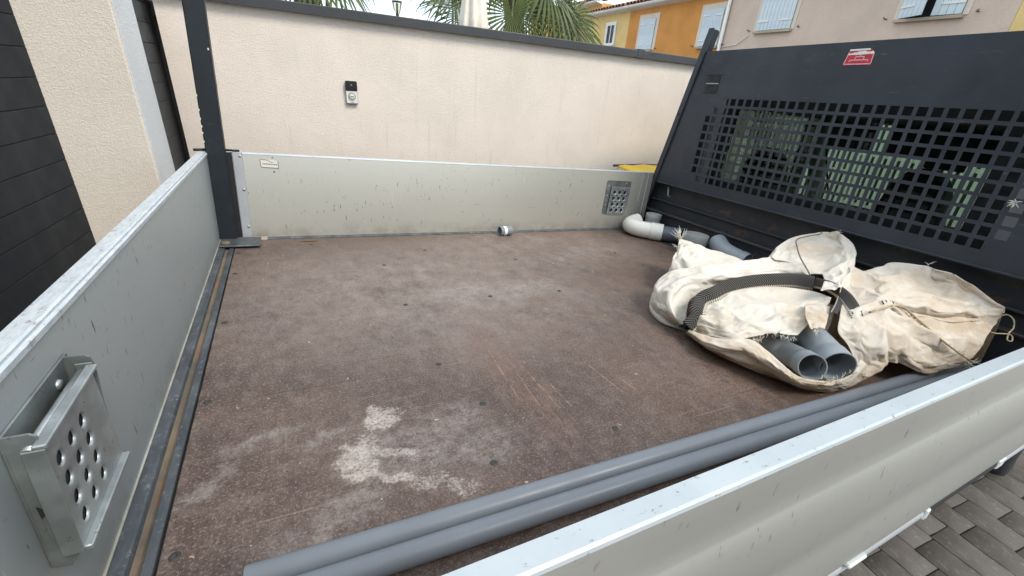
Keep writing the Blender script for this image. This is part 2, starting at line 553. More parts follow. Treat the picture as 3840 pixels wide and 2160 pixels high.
def dark_steel(name='headboard_paint', base=(0.032, 0.037, 0.046), rust=0.0):
    n = NT(name)
    c = n.mix(n.mr(n.noise(4, 6, 0.6), 0.3, 0.7), tuple(v * 0.85 for v in base), tuple(v * 1.2 for v in base))
    c = n.mix(n.math('MULTIPLY', n.mr(n.noise(7.0, 7, 0.75, n.vec((1, 1, 9), (2, 0, 1))), 0.60, 0.70), 0.45), c, (0.13, 0.14, 0.145))
    c = n.mix(n.math('MULTIPLY', n.mr(n.noise(30, 5, 0.7), 0.70, 0.74), 0.6), c, (0.22, 0.22, 0.21))
    if rust > 0:
        c = n.mix(n.math('MULTIPLY', n.mr(n.noise(12, 6, 0.7, n.vec((1, 1, 2), (7, 7, 7))), 0.56, 0.66), rust), c, (0.15, 0.07, 0.035))
    n.set(c, n.mr(n.noise(10, 4), 0.3, 0.7, 0.40, 0.58), 0.0, 0.4)
    n.bump(n.noise(2.0, 3), 0.2, 0.01)
    return n.m
M_HEAD = dark_steel()
M_HEADLOW = dark_steel('lower_headboard_paint', (0.028, 0.031, 0.036), 0.45)
M_POST = dark_steel('post_paint', (0.010, 0.0135, 0.017), 0.0)
M_RUSTEDGE = simple('rusty_edge', (0.13, 0.085, 0.065), 0.8, 0.0, 0.4, 20)
M_BLACK = simple('black_rubber', (0.012, 0.012, 0.013), 0.7, 0, 0.2, 15)
M_GALV = simple('galvanised_steel', (0.36, 0.385, 0.385), 0.42, 0.65, 0.22, 18, 0.15, 60, 0.001, dark=(0.16, 0.15, 0.13))
M_GALVDARK = simple('weathered_galvanised', (0.21, 0.225, 0.215), 0.5, 0.55, 0.3, 14, 0.2, 60, 0.001, dark=(0.10, 0.09, 0.07))
M_RIVET = simple('rivet', (0.42, 0.43, 0.42), 0.4, 0.7, 0.1)
M_SCREW = simple('deck_screw', (0.042, 0.038, 0.035), 0.6, 0.2, 0.3, 60)
M_SILVER = simple('cab_silver_paint', (0.42, 0.43, 0.44), 0.35, 0.2, 0.05)
M_CABDARK = simple('cab_interior', (0.012, 0.014, 0.014), 0.85, 0, 0.2)
M_SEAT = simple('seat_cloth', (0.011, 0.014, 0.015), 0.9, 0, 0.2, 30)
M_BELT = simple('pale_trim', (0.30, 0.33, 0.29), 0.8, 0, 0.15)
M_WHITEPL = simple('white_bracket', (0.50, 0.51, 0.49), 0.45, 0, 0.05)
M_TYRE = simple('tyre_rubber', (0.02, 0.02, 0.021), 0.8, 0, 0.3, 20)
M_RED = simple('sticker_red', (0.52, 0.022, 0.045), 0.45, 0, 0.12, 60)
M_PINK = simple('sticker_line', (0.80, 0.42, 0.42), 0.5, 0, 0.1, 80)
M_STWHITE = simple('sticker_torn_paper', (0.80, 0.76, 0.70), 0.7, 0, 0.08, 100)
M_LABEL = simple('label_paper', (0.66, 0.63, 0.55), 0.6, 0, 0.06, 100)
M_INK = simple('label_ink', (0.20, 0.175, 0.15), 0.6, 0, 0.2, 200)

def glass_material(name, tint, refl=0.12):
    n = NT(name)
    n.t.nodes.remove(n.bsdf)
    tr = n.t.nodes.new('ShaderNodeBsdfTransparent')
    tr.inputs[0].default_value = (*tint, 1)
    gl = n.t.nodes.new('ShaderNodeBsdfGlossy')
    gl.inputs['Roughness'].default_value = 0.02
    fr = n.t.nodes.new('ShaderNodeFresnel')
    fr.inputs[0].default_value = 1.45
    mx = n.t.nodes.new('ShaderNodeMixShader')
    n.lk(n.math('MULTIPLY', fr.outputs[0], refl / 0.12), mx.inputs[0])
    n.lk(tr.outputs[0], mx.inputs[1])
    n.lk(gl.outputs[0], mx.inputs[2])
    n.lk(mx.outputs[0], n.out.inputs['Surface'])
    return n.m
M_CLEARGLASS = glass_material('clear_glass', (0.93, 0.96, 0.93), 0.10)
M_CABGLASS = glass_material('cab_glass', (0.70, 0.78, 0.70), 0.06)

# ------------------------------------------------------------------ the truck
truck = thing('flatbed_truck', 'grey flatbed truck with drop-side boards and a dark perforated headboard', 'truck', (1.0, 1.28, -0.95))
Y0, Y1 = 0.195, 2.345      # inner faces of the two side boards
X0, X1 = -0.29, 2.33       # inner face of the tailgate, face of the headboard

deck = box_obj('deck_panel', (-0.227, 0.2, -0.018), (2.20, 2.318, 0.0), M_DECK, truck, 0.002)
sm = MB()
sm.lathe([(0.0001, -0.0002), (0.003, 0.0), (0.0042, 0.0009), (0.0088, 0.0007), (0.0098, 0.0001)], 14)
screw0 = sm.build('screw', M_SCREW, deck)
scr = [(-0.206, 0.63), (-0.206, 1.04), (-0.206, 1.453), (-0.206, 1.878), (-0.206, 2.125), (0.355, 0.633), (0.357, 1.037), (0.361, 1.453), (0.367, 1.878),
       (0.41, 0.828), (0.69, 0.632), (0.705, 1.454), (0.604, 2.054), (1.022, 1.85), (0.085, 2.214), (1.03, 1.44), (1.68, 1.86)]
for i, (x, y) in enumerate(scr):
    o = screw0 if i == 0 else share(screw0, deck)
    o.location = (x, y, 0.0006)
    o.scale = (0.9, 0.9, 1.0)

# steel floor rail along the tailgate: two raised strips with a rusty groove between
MB().prism([(-0.289, -0.02), (-0.289, 0.004), (-0.287, 0.006), (-0.269, 0.006), (-0.266, 0.003), (-0.263, -0.004), (-0.263, -0.02)], 1, 0.19, 2.20).build('floor_rail', M_RAIL, truck)
MB().prism([(-0.2625, -0.02), (-0.2625, -0.0045), (-0.254, -0.0075), (-0.2485, -0.004), (-0.2485, -0.02)], 1, 0.19, 2.20).build('floor_rail_groove', M_GROOVE, truck)
MB().prism([(-0.248, -0.02), (-0.248, -0.002), (-0.245, 0.004), (-0.232, 0.005), (-0.2305, 0.003), (-0.2305, -0.02)], 1, 0.19, 2.20).build('floor_rail', M_RAIL, truck)
# steel edge of the bed under the far board and under the deck
MB().prism([(2.3185, -0.02), (2.3185, 0.002), (2.326, 0.007), (2.344, 0.007), (2.344, -0.02)], 0, -0.10, 2.30).build('floor_edge_strip', M_RAIL, truck)
box_obj('chassis_frame', (-0.32, 0.26, -0.10), (2.40, 2.30, -0.0205), M_BLACK, truck)
box_obj('floor_front_sill', (2.202, 0.2, -0.018), (2.40, 2.318, 0.004), M_HEADLOW, truck, 0.002)

# outer profile of an aluminium drop-side board, in (outward, height)
def board_profile(z0=0.0, z1=0.40, t=0.0225):
    p = [(0.0, z0), (0.0, z1 - 0.006), (0.001, z1 - 0.001), (0.004, z1)]
    p += [(t - 0.003, z1), (t + 0.0003, z1 - 0.002), (t + 0.001, z1 - 0.006)]
    p += [(t + 0.001, z1 - 0.03), (t + 0.001, z1 - 0.06), (t + 0.001, z1 - 0.085)]
    p += [(t + 0.0026, 0.311), (t + 0.0066, 0.300), (t + 0.0098, 0.277), (t + 0.0116, 0.252), (t + 0.0116, 0.228), (t + 0.0102, 0.207), (t + 0.0078, 0.190), (t + 0.0068, 0.177),
          (t + 0.0076, 0.163), (t + 0.0096, 0.146), (t + 0.0110, 0.126), (t + 0.0115, 0.103), (t + 0.0110, 0.082), (t + 0.0092, 0.069), (t + 0.0050, 0.063), (t + 0.0, 0.061)]
    p += [(0.010, 0.060), (0.010, z0)]
    return p

def smooth_sharp(o, ang=28):
    for f in o.data.polygons:
        f.use_smooth = True
    o.data.set_sharp_from_angle(angle=RAD(ang))

# near board
prof = [(Y0 - d, z) for d, z in board_profile(0.02)]
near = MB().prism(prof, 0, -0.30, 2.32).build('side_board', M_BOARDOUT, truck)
near['label'] = 'side board with ribbed outer face'
smooth_sharp(near)
# a thin bright cap on its top edge
o = MB().prism([(Y0 + 0.0012, 0.3955), (Y0 - 0.001, 0.4010), (Y0 - 0.0215, 0.4010), (Y0 - 0.0240, 0.3990), (Y0 - 0.0252, 0.3955), (Y0 - 0.0236, 0.3965), (Y0 - 0.002, 0.3985)], 0, -0.301, 2.321).build('top_cap', M_LEDGE, near)
smooth_sharp(o)
# far board
prof = [(Y1 + d, z) for d, z in board_profile(0.008)]
far = MB().prism(prof, 0, -0.163, 2.272).build('side_board', M_BOARD, truck)
smooth_sharp(far)
o = MB().prism([(Y1 - 0.0015, 0.394), (Y1 + 0.001, 0.4012), (Y1 + 0.021, 0.4012), (Y1 + 0.0236, 0.3985), (Y1 + 0.002, 0.3988)], 0, -0.163, 2.272).build('top_cap', M_LEDGE, far)
smooth_sharp(o)
box_obj('joint_bead', (0.504, Y1 - 0.0012, 0.17), (0.5062, Y1 + 0.0005, 0.3935), M_LABEL, far, 0.001)
box_obj('joint_bead', (2.225, Y1 - 0.0015, 0.20), (2.228, Y1 + 0.0005, 0.3935), M_LABEL, far, 0.001)
e = box_obj('end_cap', (-0.203, Y1 - 0.004, 0.004), (-0.1635, Y1 + 0.034, 0.4025), M_SILVER, far, 0.003)
for z in (0.385, 0.235, 0.06):
    MB().disc((-0.1725, Y1 - 0.0045, z), 0.006, (0, -1, 0), 12, 0.003).build('screw', M_RIVET, far)
box_obj('end_cap', (2.2725, Y1 - 0.003, 0.004), (2.318, Y1 + 0.034, 0.4015), M_BOARD, far, 0.003)
# label on the far board
lb = MB().prism([(-0.096, 0.3735), (-0.024, 0.3705), (-0.022, 0.3365), (-0.090, 0.3395), (-0.0945, 0.344)], 1, Y1 - 0.0012, Y1 - 0.0002).build('label', M_LABEL, far)
ink = MB()
for k in range(9):
    x = -0.087 + k * 0.0068
    ink.box((x, Y1 - 0.0020, 0.3515 - k * 0.0002), (x + 0.0046, Y1 - 0.0014, 0.3575 - k * 0.0002), 0.0003)
ink.build('label_print', M_INK, lb)
ink = MB()
def strip(m, pts, w, yy, th=0.0006):
    for (a, b), (c, d) in zip(pts[:-1], pts[1:]):
        L = math.hypot(c - a, d - b)
        nx, nz = -(d - b) / L * w / 2, (c - a) / L * w / 2
        P = [(a + nx, b + nz), (c + nx, d + nz), (c - nx, d - nz), (a - nx, b - nz)]
        m.poly([(p[0], yy, p[1]) for p in P] + [(p[0], yy - th, p[1]) for p in P], [(0, 1, 2, 3), (4, 7, 6, 5), (0, 4, 5, 1), (1, 5, 6, 2), (2, 6, 7, 3), (3, 7, 4, 0)])
strip(ink, [(-0.096, 0.3735), (-0.0945, 0.344), (-0.090, 0.3395), (-0.022, 0.3365), (-0.024, 0.3705)], 0.0026, Y1 - 0.0013)
strip(ink, [(-0.096, 0.3735), (-0.074, 0.373), (-0.060, 0.367), (-0.044, 0.3605)], 0.0022, Y1 - 0.0013)
ink.build('label_border', M_INK, lb)
MB().disc((-0.0445, Y1 - 0.0006, 0.3845), 0.0035, (0, -1, 0), 10, 0.001).build('hole', M_INK, far)
MB().disc((-0.0425, Y1 - 0.0006, 0.3195), 0.0045, (0, -1, 0), 10, 0.001).build('hole', M_INK, far)

# tailgate
prof = [(X0 - d, z) for d, z in board_profile(0.006, t=0.031)]
tail = MB().prism(prof, 1, 0.155, 2.305).build('tailgate', M_TAIL, truck)
smooth_sharp(tail)
o = MB().prism([(X0 + 0.0022, 0.388), (X0 + 0.0028, 0.3965), (X0 + 0.0005, 0.3985), (X0 - 0.004, 0.4000), (X0 - 0.007, 0.4022), (X0 - 0.0295, 0.4022), (X0 - 0.032, 0.399), (X0 - 0.003, 0.3945)], 1, 0.155, 2.305).build('top_cap', M_TOPSCUFF, tail)
smooth_sharp(o)
box_obj('foot_bead', (X0 - 0.001, 0.16, 0.006), (X0 + 0.003, 2.29, 0.0105), M_BOARD, tail, 0.001)
box_obj('end_seal', (X0 - 0.030, 2.3055, 0.005), (X0 - 0.002, 2.320, 0.398), M_BLACK, tail, 0.002)
# small rub of bare metal near the end
# corner hardware between tailgate and far board
pm = MB()
pm.box((-0.293, 2.290, 0.0125), (-0.222, 2.345, 1.28), 0.004)
cp = pm.build('corner_post', M_POST, truck)
box_obj('latch_strip', (-0.3145, 2.3225, 0.01), (-0.2945, 2.352, 0.385), M_GALV, cp, 0.002)
box_obj('gap_seal', (-0.312, 2.346, 0.0), (-0.206, 2.375, 0.395), M_BLACK, cp)
MB().tube([(-0.335, 2.30, 0.4075), (-0.30, 2.315, 0.4085), (-0.296, 2.325, 0.4085)], 0.0055, 8).build('latch_pin', M_POST, cp)
MB().tube([(-0.222, 2.340, 0.4080), (-0.172, 2.345, 0.4070)], 0.0045, 8).build('latch_pin', M_POST, cp)
pf = MB().box((-0.285, 2.185, 0.0085), (-0.125, 2.3165, 0.0165), 0.003).build('foot_plate', M_RAIL, cp)
MB().lathe([(0.0001, 0.008), (0.012, 0.008), (0.017, 0.004), (0.018, 0.0)], 16, Matrix.Translation((-0.262, 2.225, 0.0166))).build('bolt', M_GROOVE, cp)
# bare-metal nicks along the post
random.seed(4)
for z in (0.62, 0.565, 0.53, 0.50, 0.475, 0.44, 0.15):
    box_obj('paint_nick', (-0.2937, 2.2892, z), (-0.2905 + random.random() * 0.001, 2.2935, z + 0.007 + random.random() * 0.004), M_LABEL, cp, 0.0004)
box_obj('paint_nick', (-0.232, 2.2892, 0.795), (-0.227, 2.2905, 0.803), M_LABEL, cp, 0.0004)

# folding step on the tailgate: galvanised pocket with a perforated tread
st = MB()
ys0, ys1, zs0, zs1 = 0.54, 0.70, 0.145, 0.342
st.box((X0 + 0.0005, ys0 - 0.004, zs0), (X0 + 0.0035, ys1 + 0.016, zs1), 0.001)
so = st.build('folding_step', M_GALVDARK, tail)
def side_cheek(y, t=0.003):
    return MB().prism([(X0 + 0.0035, zs0 - 0.001), (X0 + 0.018, zs0 - 0.004), (X0 + 0.027, zs0 + 0.01), (X0 + 0.0285, 0.20), (X0 + 0.033, 0.325), (X0 + 0.030, 0.338), (X0 + 0.025, zs1), (X0 + 0.0035, zs1)], 1, y, y + t).build('step_cheek', M_GALVDARK, so)
side_cheek(ys0 - 0.003)
side_cheek(ys1 + 0.001)
MB().disc((X0 + 0.020, ys0 - 0.0035, 0.296), 0.0075, (0, -1, 0), 14, 0.003).build('rivet', M_RIVET, so)
MB().disc((X0 + 0.0040, 0.672, 0.318), 0.0075, (1, 0, 0), 14, 0.003).build('rivet', M_RIVET, so)
# keyhole slot plate low on the near cheek
MB().box((X0 + 0.010, ys0 - 0.0052, 0.190), (X0 + 0.026, ys0 - 0.0032, 0.232), 0.001).build('catch_plate', M_GALVDARK, so)
MB().prism([(X0 + 0.011, 0.226), (X0 + 0.020, 0.238), (X0 + 0.0135, 0.240), (X0 + 0.010, 0.245)], 1, ys0 - 0.0062, ys0 - 0.0050).build('catch_slot', M_BLACK, so)
def perforated(m, org, U, V, N, w, h, holes, hr, bulge, seg=12):
    """plate with round dimple-edged holes; org corner, U/V unit axes, N outward normal; every hole sits in its own cell"""
    org, U, V, N = Vector(org), Vector(U), Vector(V), Vector(N)
    us = sorted({0.0, w} | {round(a, 5) for a, b, c, d in holes} | {round(c, 5) for a, b, c, d in holes})
    vs = sorted({0.0, h} | {round(b, 5) for a, b, c, d in holes} | {round(d, 5) for a, b, c, d in holes})
    hs = {(round(a, 5), round(b, 5)) for a, b, c, d in holes}
    P = lambda u, v, k=0.0: org + U * u + V * v + N * k
    for i in range(len(us) - 1):
        for j in range(len(vs) - 1):
            u0, u1, v0, v1 = us[i], us[i + 1], vs[j], vs[j + 1]
            if (u0, v0) not in hs:
                m.poly([P(u0, v0), P(u1, v0), P(u1, v1), P(u0, v1)], [(0, 1, 2, 3)])
                continue
            uc, vc = (u0 + u1) / 2, (v0 + v1) / 2
            o_, m_, i_, k_ = [], [], [], []
            for k in range(seg):
                a = 2 * math.pi * k / seg + math.pi / seg
                ca, sa = math.cos(a), math.sin(a)
                s = 1.0 / max(abs(ca), abs(sa))
                o_.append(P(uc + ca * s * (u1 - u0) / 2, vc + sa * s * (v1 - v0) / 2))
                m_.append(P(uc + ca * hr * 1.22, vc + sa * hr * 1.22, bulge))
                i_.append(P(uc + ca * hr * 1.0, vc + sa * hr * 1.0, -0.0010))
                k_.append(P(uc + ca * hr * 0.95, vc + sa * hr * 0.95, -0.0030))
            fs = []
            for k in range(seg):
                q = (k + 1) % seg
                for a_ in range(3):
                    fs.append((a_ * seg + k, a_ * seg + q, (a_ + 1) * seg + q, (a_ + 1) * seg + k))
            m.poly(o_ + m_ + i_ + k_, fs, smooth=True)
def cell_holes(cols, rows, pu, pv, r, skip=()):
    out = []
    for i, u in enumerate(cols):
        for j, v in enumerate(rows):
            if (i, j) not in skip:
                out.append((u - pu / 2, v - pv / 2, u + pu / 2, v + pv / 2))
    return out
tm = MB()
perforated(tm, (X0 + 0.0385, 0.525, 0.178), (0, 1, 0), (-0.04, 0, 0.9992), (1, 0, 0.04), 0.165, 0.152,
           [h for c, (u, vs_) in enumerate(((0.030, (0.080, 0.050, 0.110)), (0.062, (0.065, 0.095, 0.035, 0.125)), (0.094, (0.080, 0.050, 0.110, 0.020)), (0.126, (0.065, 0.095, 0.035)))) for h in []] or
           cell_holes((0.032, 0.066, 0.100), (0.022, 0.052, 0.082, 0.112), 0.034, 0.030, 0.008), 0.0095, 0.0004)
tread = tm.build('step_tread', M_GALV, so, weld=True)
o = MB().poly([(X0 + 0.0340, 0.527, 0.180), (X0 + 0.0340, 0.688, 0.180), (X0 + 0.0282, 0.688, 0.326), (X0 + 0.0282, 0.527, 0.326), (X0 + 0.0288, 0.527, 0.180), (X0 + 0.0288, 0.688, 0.180), (X0 + 0.0232, 0.688, 0.326), (X0 + 0.0232, 0.527, 0.326)], [(0, 1, 2, 3), (4, 7, 6, 5), (0, 4, 5, 1), (1, 5, 6, 2), (2, 6, 7, 3), (3, 7, 4, 0)]).build('step_shade_plate', M_BLACK, so)  # black plate added behind the tread, puts shade into its holes
box_obj('tread_edge', (X0 + 0.028, 0.526, 0.327), (X0 + 0.040, 0.690, 0.3335), M_GALV, so, 0.0015)
box_obj('tread_edge', (X0 + 0.026, 0.526, 0.1695), (X0 + 0.047, 0.690, 0.1775), M_GALV, so, 0.0015)
box_obj('tread_side', (X0 + 0.020, 0.5225, 0.172), (X0 + 0.040, 0.5248, 0.330), M_GALVDARK, so, 0.001)
box_obj('tread_side', (X0 + 0.016, 0.691, 0.172), (X0 + 0.035, 0.6935, 0.335), M_GALVDARK, so, 0.001)
MB().tube([(X0 + 0.022, 0.53, 0.322), (X0 + 0.022, 0.697, 0.322)], 0.006, 10).build('hinge_pin', M_GALV, so)

# step let into the far board
fo = MB().prism([(1.930, 0.108), (2.120, 0.106), (2.126, 0.113), (2.132, 0.329), (2.126, 0.335), (1.928, 0.337), (1.922, 0.331), (1.925, 0.114)], 1, Y1 - 0.003, Y1 - 0.0005).build('folding_step', M_GALVDARK, far)
perf = MB()
perforated(perf, (1.957, Y1 - 0.0105, 0.110), (0.99985, 0, -0.02), (0.02, 0, 0.9998), (0, -1, 0), 0.158, 0.190,
           cell_holes((0.034, 0.079, 0.124), (0.026, 0.067, 0.108, 0.149), 0.044, 0.040, 0.011), 0.0125, 0.0012, 14)
perf.build('step_tread', M_GALV, fo, weld=True)
box_obj('recess_shade_plate', (1.959, Y1 - 0.0066, 0.112), (2.113, Y1 - 0.0032, 0.298), M_BLACK, fo)  # black sheet filling the recess, stands in for shade behind the holes
for z in (0.30, 0.235, 0.17):
    MB().disc((1.941, Y1 - 0.0035, z), 0.0045, (0, -1, 0), 10, 0.002).build('rivet', M_RIVET, fo)
MB().disc((2.09, Y1 - 0.0035, 0.319), 0.0055, (0, -1, 0), 10, 0.002).build('rivet', M_RIVET, fo)

# ---- underside seen beyond the near board
def seg_box(name, x0, x1, y0, y1, z0, z1, m, bev=0.003, par=truck):
    return box_obj(name, (x0, y0, z0), (x1, y1, z1), m, par, bev)
o = MB().prism([(0.184, 0.0575), (0.170, 0.0555), (0.1655, 0.047), (0.1645, 0.039), (0.168, 0.032), (0.178, 0.029), (0.20, 0.029), (0.20, 0.0575)], 0, 0.10, 1.10).build('rub_rail', M_SILVER, truck)
smooth_sharp(o, 40)
o = MB().prism([(0.184, 0.0575), (0.169, 0.0555), (0.1655, 0.048), (0.165, 0.040), (0.169, 0.033), (0.180, 0.030), (0.20, 0.030), (0.20, 0.0575)], 0, 1.1185, 1.48).build('rubber_strip', M_BLACK, truck)
smooth_sharp(o, 40)
seg_box('end_bracket', 1.1003, 1.118, 0.162, 0.199, 0.030, 0.0580, M_WHITEPL)
seg_box('end_bracket', 1.4803, 1.522, 0.163, 0.199, 0.031, 0.0580, M_WHITEPL)
o = MB().prism([(0.184, 0.0575), (0.170, 0.0555), (0.1655, 0.047), (0.1645, 0.039), (0.168, 0.032), (0.178, 0.029), (0.20, 0.029), (0.20, 0.0575)], 0, 1.5225, 2.3).build('rub_rail', M_SILVER, truck)
smooth_sharp(o, 40)
seg_box('hinge_lug', 0.80, 0.86, 0.158, 0.176, 0.0515, 0.0605, M_WHITEPL)
seg_box('hinge_lug', 1.72, 1.78, 0.158, 0.176, 0.0515, 0.0605, M_WHITEPL)
for wx in (0.25, 3.45):
    for wy in (0.42, 2.12):
        rot = Matrix.Translation((wx, wy, -0.62)) @ Matrix.Rotation(RAD(90), 4, 'X')
        t = MB()
        t.lathe([(0.19, -0.10), (0.30, -0.105), (0.328, -0.08), (0.333, 0.0), (0.328, 0.08), (0.30, 0.105), (0.19, 0.10)], 36, rot)
        wheel = t.build('wheel', M_TYRE, truck)
        t = MB()
        t.lathe([(0.0001, -0.02), (0.07, -0.03), (0.09, -0.06), (0.17, -0.05), (0.195, -0.098), (0.195, 0.098), (0.17, 0.05), (0.09, 0.06), (0.07, 0.03), (0.0001, 0.02)], 30, rot)
        t.build('rim', M_SILVER, wheel)
    box_obj('axle', (wx - 0.04, 0.55, -0.66), (wx + 0.04, 2.0, -0.58), M_BLACK, truck, 0.01)
for yy in (0.85, 1.65):
    box_obj('chassis_beam', (-0.25, yy, -0.30), (4.1, yy + 0.08, -0.101), M_BLACK, truck, 0.005)
    for wx in (0.25, 3.45):
        box_obj('spring_hanger', (wx - 0.06, yy + 0.01, -0.585), (wx + 0.06, yy + 0.07, -0.2995), M_BLACK, truck, 0.005)

# ------------------------------------------------------------------ headboard
def yl(z):
    return 2.424 - 0.203 * z
def yr(z):
    return 0.170 + 0.203 * z * 0.55
PY, HS = 0.0500, 0.0360
NCOL, NROW = 30, 10
gy1, gz1 = 2.0445, 0.9020        # far top corner of the grid of cells
gy0, gz0 = gy1 - NCOL * PY, gz1 - NROW * PY
hb = MB()
def quad(m, pts):
    m.poly([(X1, y, z) for y, z in pts], [(0, 1, 2, 3)])
def is_hole(r, c):
    lo = {0: 2, 1: 1, 9: 1}.get(r, 0)
    hi = {0: 2, 1: 1, 9: 1}.get(r, 0)
    return lo <= c < NCOL - hi
for r in range(NROW):
    for c in range(NCOL):
        ya, yb = gy1 - c * PY, gy1 - (c + 1) * PY
        za, zb = gz1 - r * PY, gz1 - (r + 1) * PY
        if not is_hole(r, c):
            quad(hb, [(ya, za), (yb, za), (yb, zb), (ya, zb)])
            continue
        g = (PY - HS) / 2
        y_a, y_b, z_a, z_b = ya - g, yb + g, za - g, zb + g
        quad(hb, [(ya, za), (yb, za), (y_b, z_a), (y_a, z_a)])
        quad(hb, [(yb, za), (yb, zb), (y_b, z_b), (y_b, z_a)])
        quad(hb, [(yb, zb), (ya, zb), (y_a, z_b), (y_b, z_b)])
        quad(hb, [(ya, zb), (ya, za), (y_a, z_a), (y_a, z_b)])
quad(hb, [(yl(gz1), gz1), (gy1, gz1), (gy1, gz0), (yl(gz0), gz0)])
quad(hb, [(gy0, gz1), (yr(gz1), gz1), (yr(gz0), gz0), (gy0, gz0)])
ZT, ZB = 1.150, 0.352
quad(hb, [(yl(ZT), ZT), (yr(ZT), ZT), (yr(gz1), gz1), (yl(gz1), gz1)])
quad(hb, [(yl(gz0), gz0), (yr(gz0), gz0), (yr(ZB), ZB), (yl(ZB), ZB)])
head = hb.build('headboard_panel', M_HEAD, truck, weld=True)
sd = head.modifiers.new('thickness', 'SOLIDIFY')
sd.thickness = 0.0035
sd.offset = 0.0
# frame upright with its horn, on both sides
def upright(sgn, fy, zt):
    m = MB()
    a = 0.036
    p = [(fy(-0.02), -0.02), (fy(zt), zt), (fy(zt) - sgn * (a - 0.004), zt), (fy(zt) - sgn * a, zt - 0.006), (fy(-0.02) - sgn * a, -0.02)]
    m.prism(p, 0, X1 - 0.012, X1 - 0.0035)
    u = m.build('frame_upright', M_HEAD, truck)
    m = MB()
    pts = []
    for k in range(7):
        t = RAD(90 * k / 6)
        pts.append((X1 + 0.075 - 0.02 + 0.02 * math.sin(t), zt - 0.02 + 0.02 * math.cos(t)))
    pts = [(X1 - 0.003, -0.02), (X1 - 0.003, zt)] + pts + [(X1 + 0.075, -0.02)]
    n = len(pts)
    V = [(x, fy(z) - sgn * 0.001, z) for x, z in pts] + [(x, fy(z) - sgn * 0.007, z) for x, z in pts]
    m.poly(V, [tuple(range(n)), tuple(range(2 * n - 1, n - 1, -1))] + [(i, (i + 1) % n, n + (i + 1) % n, n + i) for i in range(n)])
    m.build('frame_return', M_POST, u)
    return u
up = upright(1, yl, 1.272)
upright(-1, yr, 1.272)
MB().disc((X1 - 0.0125, yl(0.79) - 0.018, 0.79), 0.009, (-1, 0, 0), 14, 0.004).build('bolt', M_POST, up)
# top folded edge and bottom lip of the panel
box_obj('top_edge', (X1 + 0.002, yr(ZT) + 0.02, ZT - 0.004), (X1 + 0.04, yl(ZT) - 0.012, ZT - 0.0005), M_HEAD, head, 0.001)
box_obj('bottom_lip', (X1 - 0.006, yr(ZB) + 0.04, ZB - 0.010), (X1 + 0.055, yl(ZB) - 0.040, ZB - 0.0005), M_HEAD, head, 0.002)
box_obj('back_plate', (2.386, 0.20, 0.006), (2.390, 2.372, 0.345), M_HEADLOW, truck, 0.0)
sh = box_obj('shelf_rail', (2.332, 0.20, 0.140), (2.3855, 2.372, 0.154), M_HEADLOW, truck, 0.002)
box_obj('rust_line', (2.3305, 0.21, 0.1495), (2.3318, 2.368, 0.1535), M_RUSTEDGE, sh)
box_obj('lower_board', (2.350, 0.20, 0.0065), (2.385, 2.372, 0.139), M_HEADLOW, truck, 0.002)
box_obj('ridge', (2.366, 0.20, 0.215), (2.3855, 2.372, 0.228), M_HEADLOW, truck, 0.004)
MB().tube([(2.3855, 2.228, 0.325), (2.365, 2.226, 0.322), (2.362, 2.218, 0.300), (2.362, 2.212, 0.275), (2.366, 2.208, 0.262), (2.3855, 2.206, 0.258)], 0.006, 8).build('lashing_ring', M_GALV, sh)
# square port with a strap tie
pt = MB().prism([(2.088, 0.925), (2.010, 0.925), (2.002, 0.935), (2.002, 1.008), (2.010, 1.018), (2.088, 1.018), (2.096, 1.008), (2.096, 0.935)], 0, X1 - 0.0028, X1 - 0.0022).build('port', M_BLACK, head)
box_obj('port_flange', (X1 - 0.004, 1.990, 1.0185), (X1 - 0.0025, 2.106, 1.0225), M_POST, head)
box_obj('port_flange', (X1 - 0.004, 1.996, 0.9205), (X1 - 0.0025, 2.106, 0.9245), M_POST, head)
box_obj('strap_tie', (X1 - 0.0042, 2.003, 0.972), (X1 - 0.003, 2.094, 0.977), M_RIVET, head)
# red pictogram sticker, its top edge torn
stk = MB().prism([(1.3417, 1.0545), (1.2242, 1.0545), (1.2254, 1.1013), (1.2429, 1.1180), (1.3290, 1.1180), (1.3329, 1.1080)], 0, X1 - 0.0030, X1 - 0.0020).build('sticker', M_RED, head)
mk = MB()
def bar(m, y0, z0, y1, z1, w, xx=X1 - 0.0030, th=0.0006):
    L = math.hypot(y1 - y0, z1 - z0)
    ny, nz = -(z1 - z0) / L * w / 2, (y1 - y0) / L * w / 2
    P = [(y0 + ny, z0 + nz), (y1 + ny, z1 + nz), (y1 - ny, z1 - nz), (y0 - ny, z0 - nz)]
    m.poly([(xx, p[0], p[1]) for p in P] + [(xx - th, p[0], p[1]) for p in P], [(0, 1, 2, 3), (4, 7, 6, 5), (0, 4, 5, 1), (1, 5, 6, 2), (2, 6, 7, 3), (3, 7, 4, 0)])
for a in ((1.3385, 1.0588, 1.2266, 1.0588), (1.3385, 1.0588, 1.3305, 1.1080), (1.2266, 1.0588, 1.2278, 1.1003), (1.3178, 1.0750, 1.2413, 1.0750), (1.3178, 1.0750, 1.3178, 1.0683), (1.2429, 1.0750, 1.2429, 1.0683),
          (1.2971, 1.0774, 1.2971, 1.0884), (1.2620, 1.0774, 1.2620, 1.0884), (1.2971, 1.0884, 1.2620, 1.0884), (1.2796, 1.0884, 1.2796, 1.0965)):
    bar(mk, *a, 0.0036)
mk.build('sticker_print', M_PINK, stk)
tw = MB()
for a in ((1.3305, 1.1156, 1.2469, 1.1166, 0.007), (1.3305, 1.0984, 1.3051, 1.1003, 0.006), (1.3106, 1.1003, 1.2310, 1.1027, 0.010), (1.2947, 1.1032, 1.2604, 1.1061, 0.010), (1.2365, 1.1085, 1.2278, 1.0994, 0.006)):
    bar(tw, *a, X1 - 0.0036 - 0.0003 * random.random())
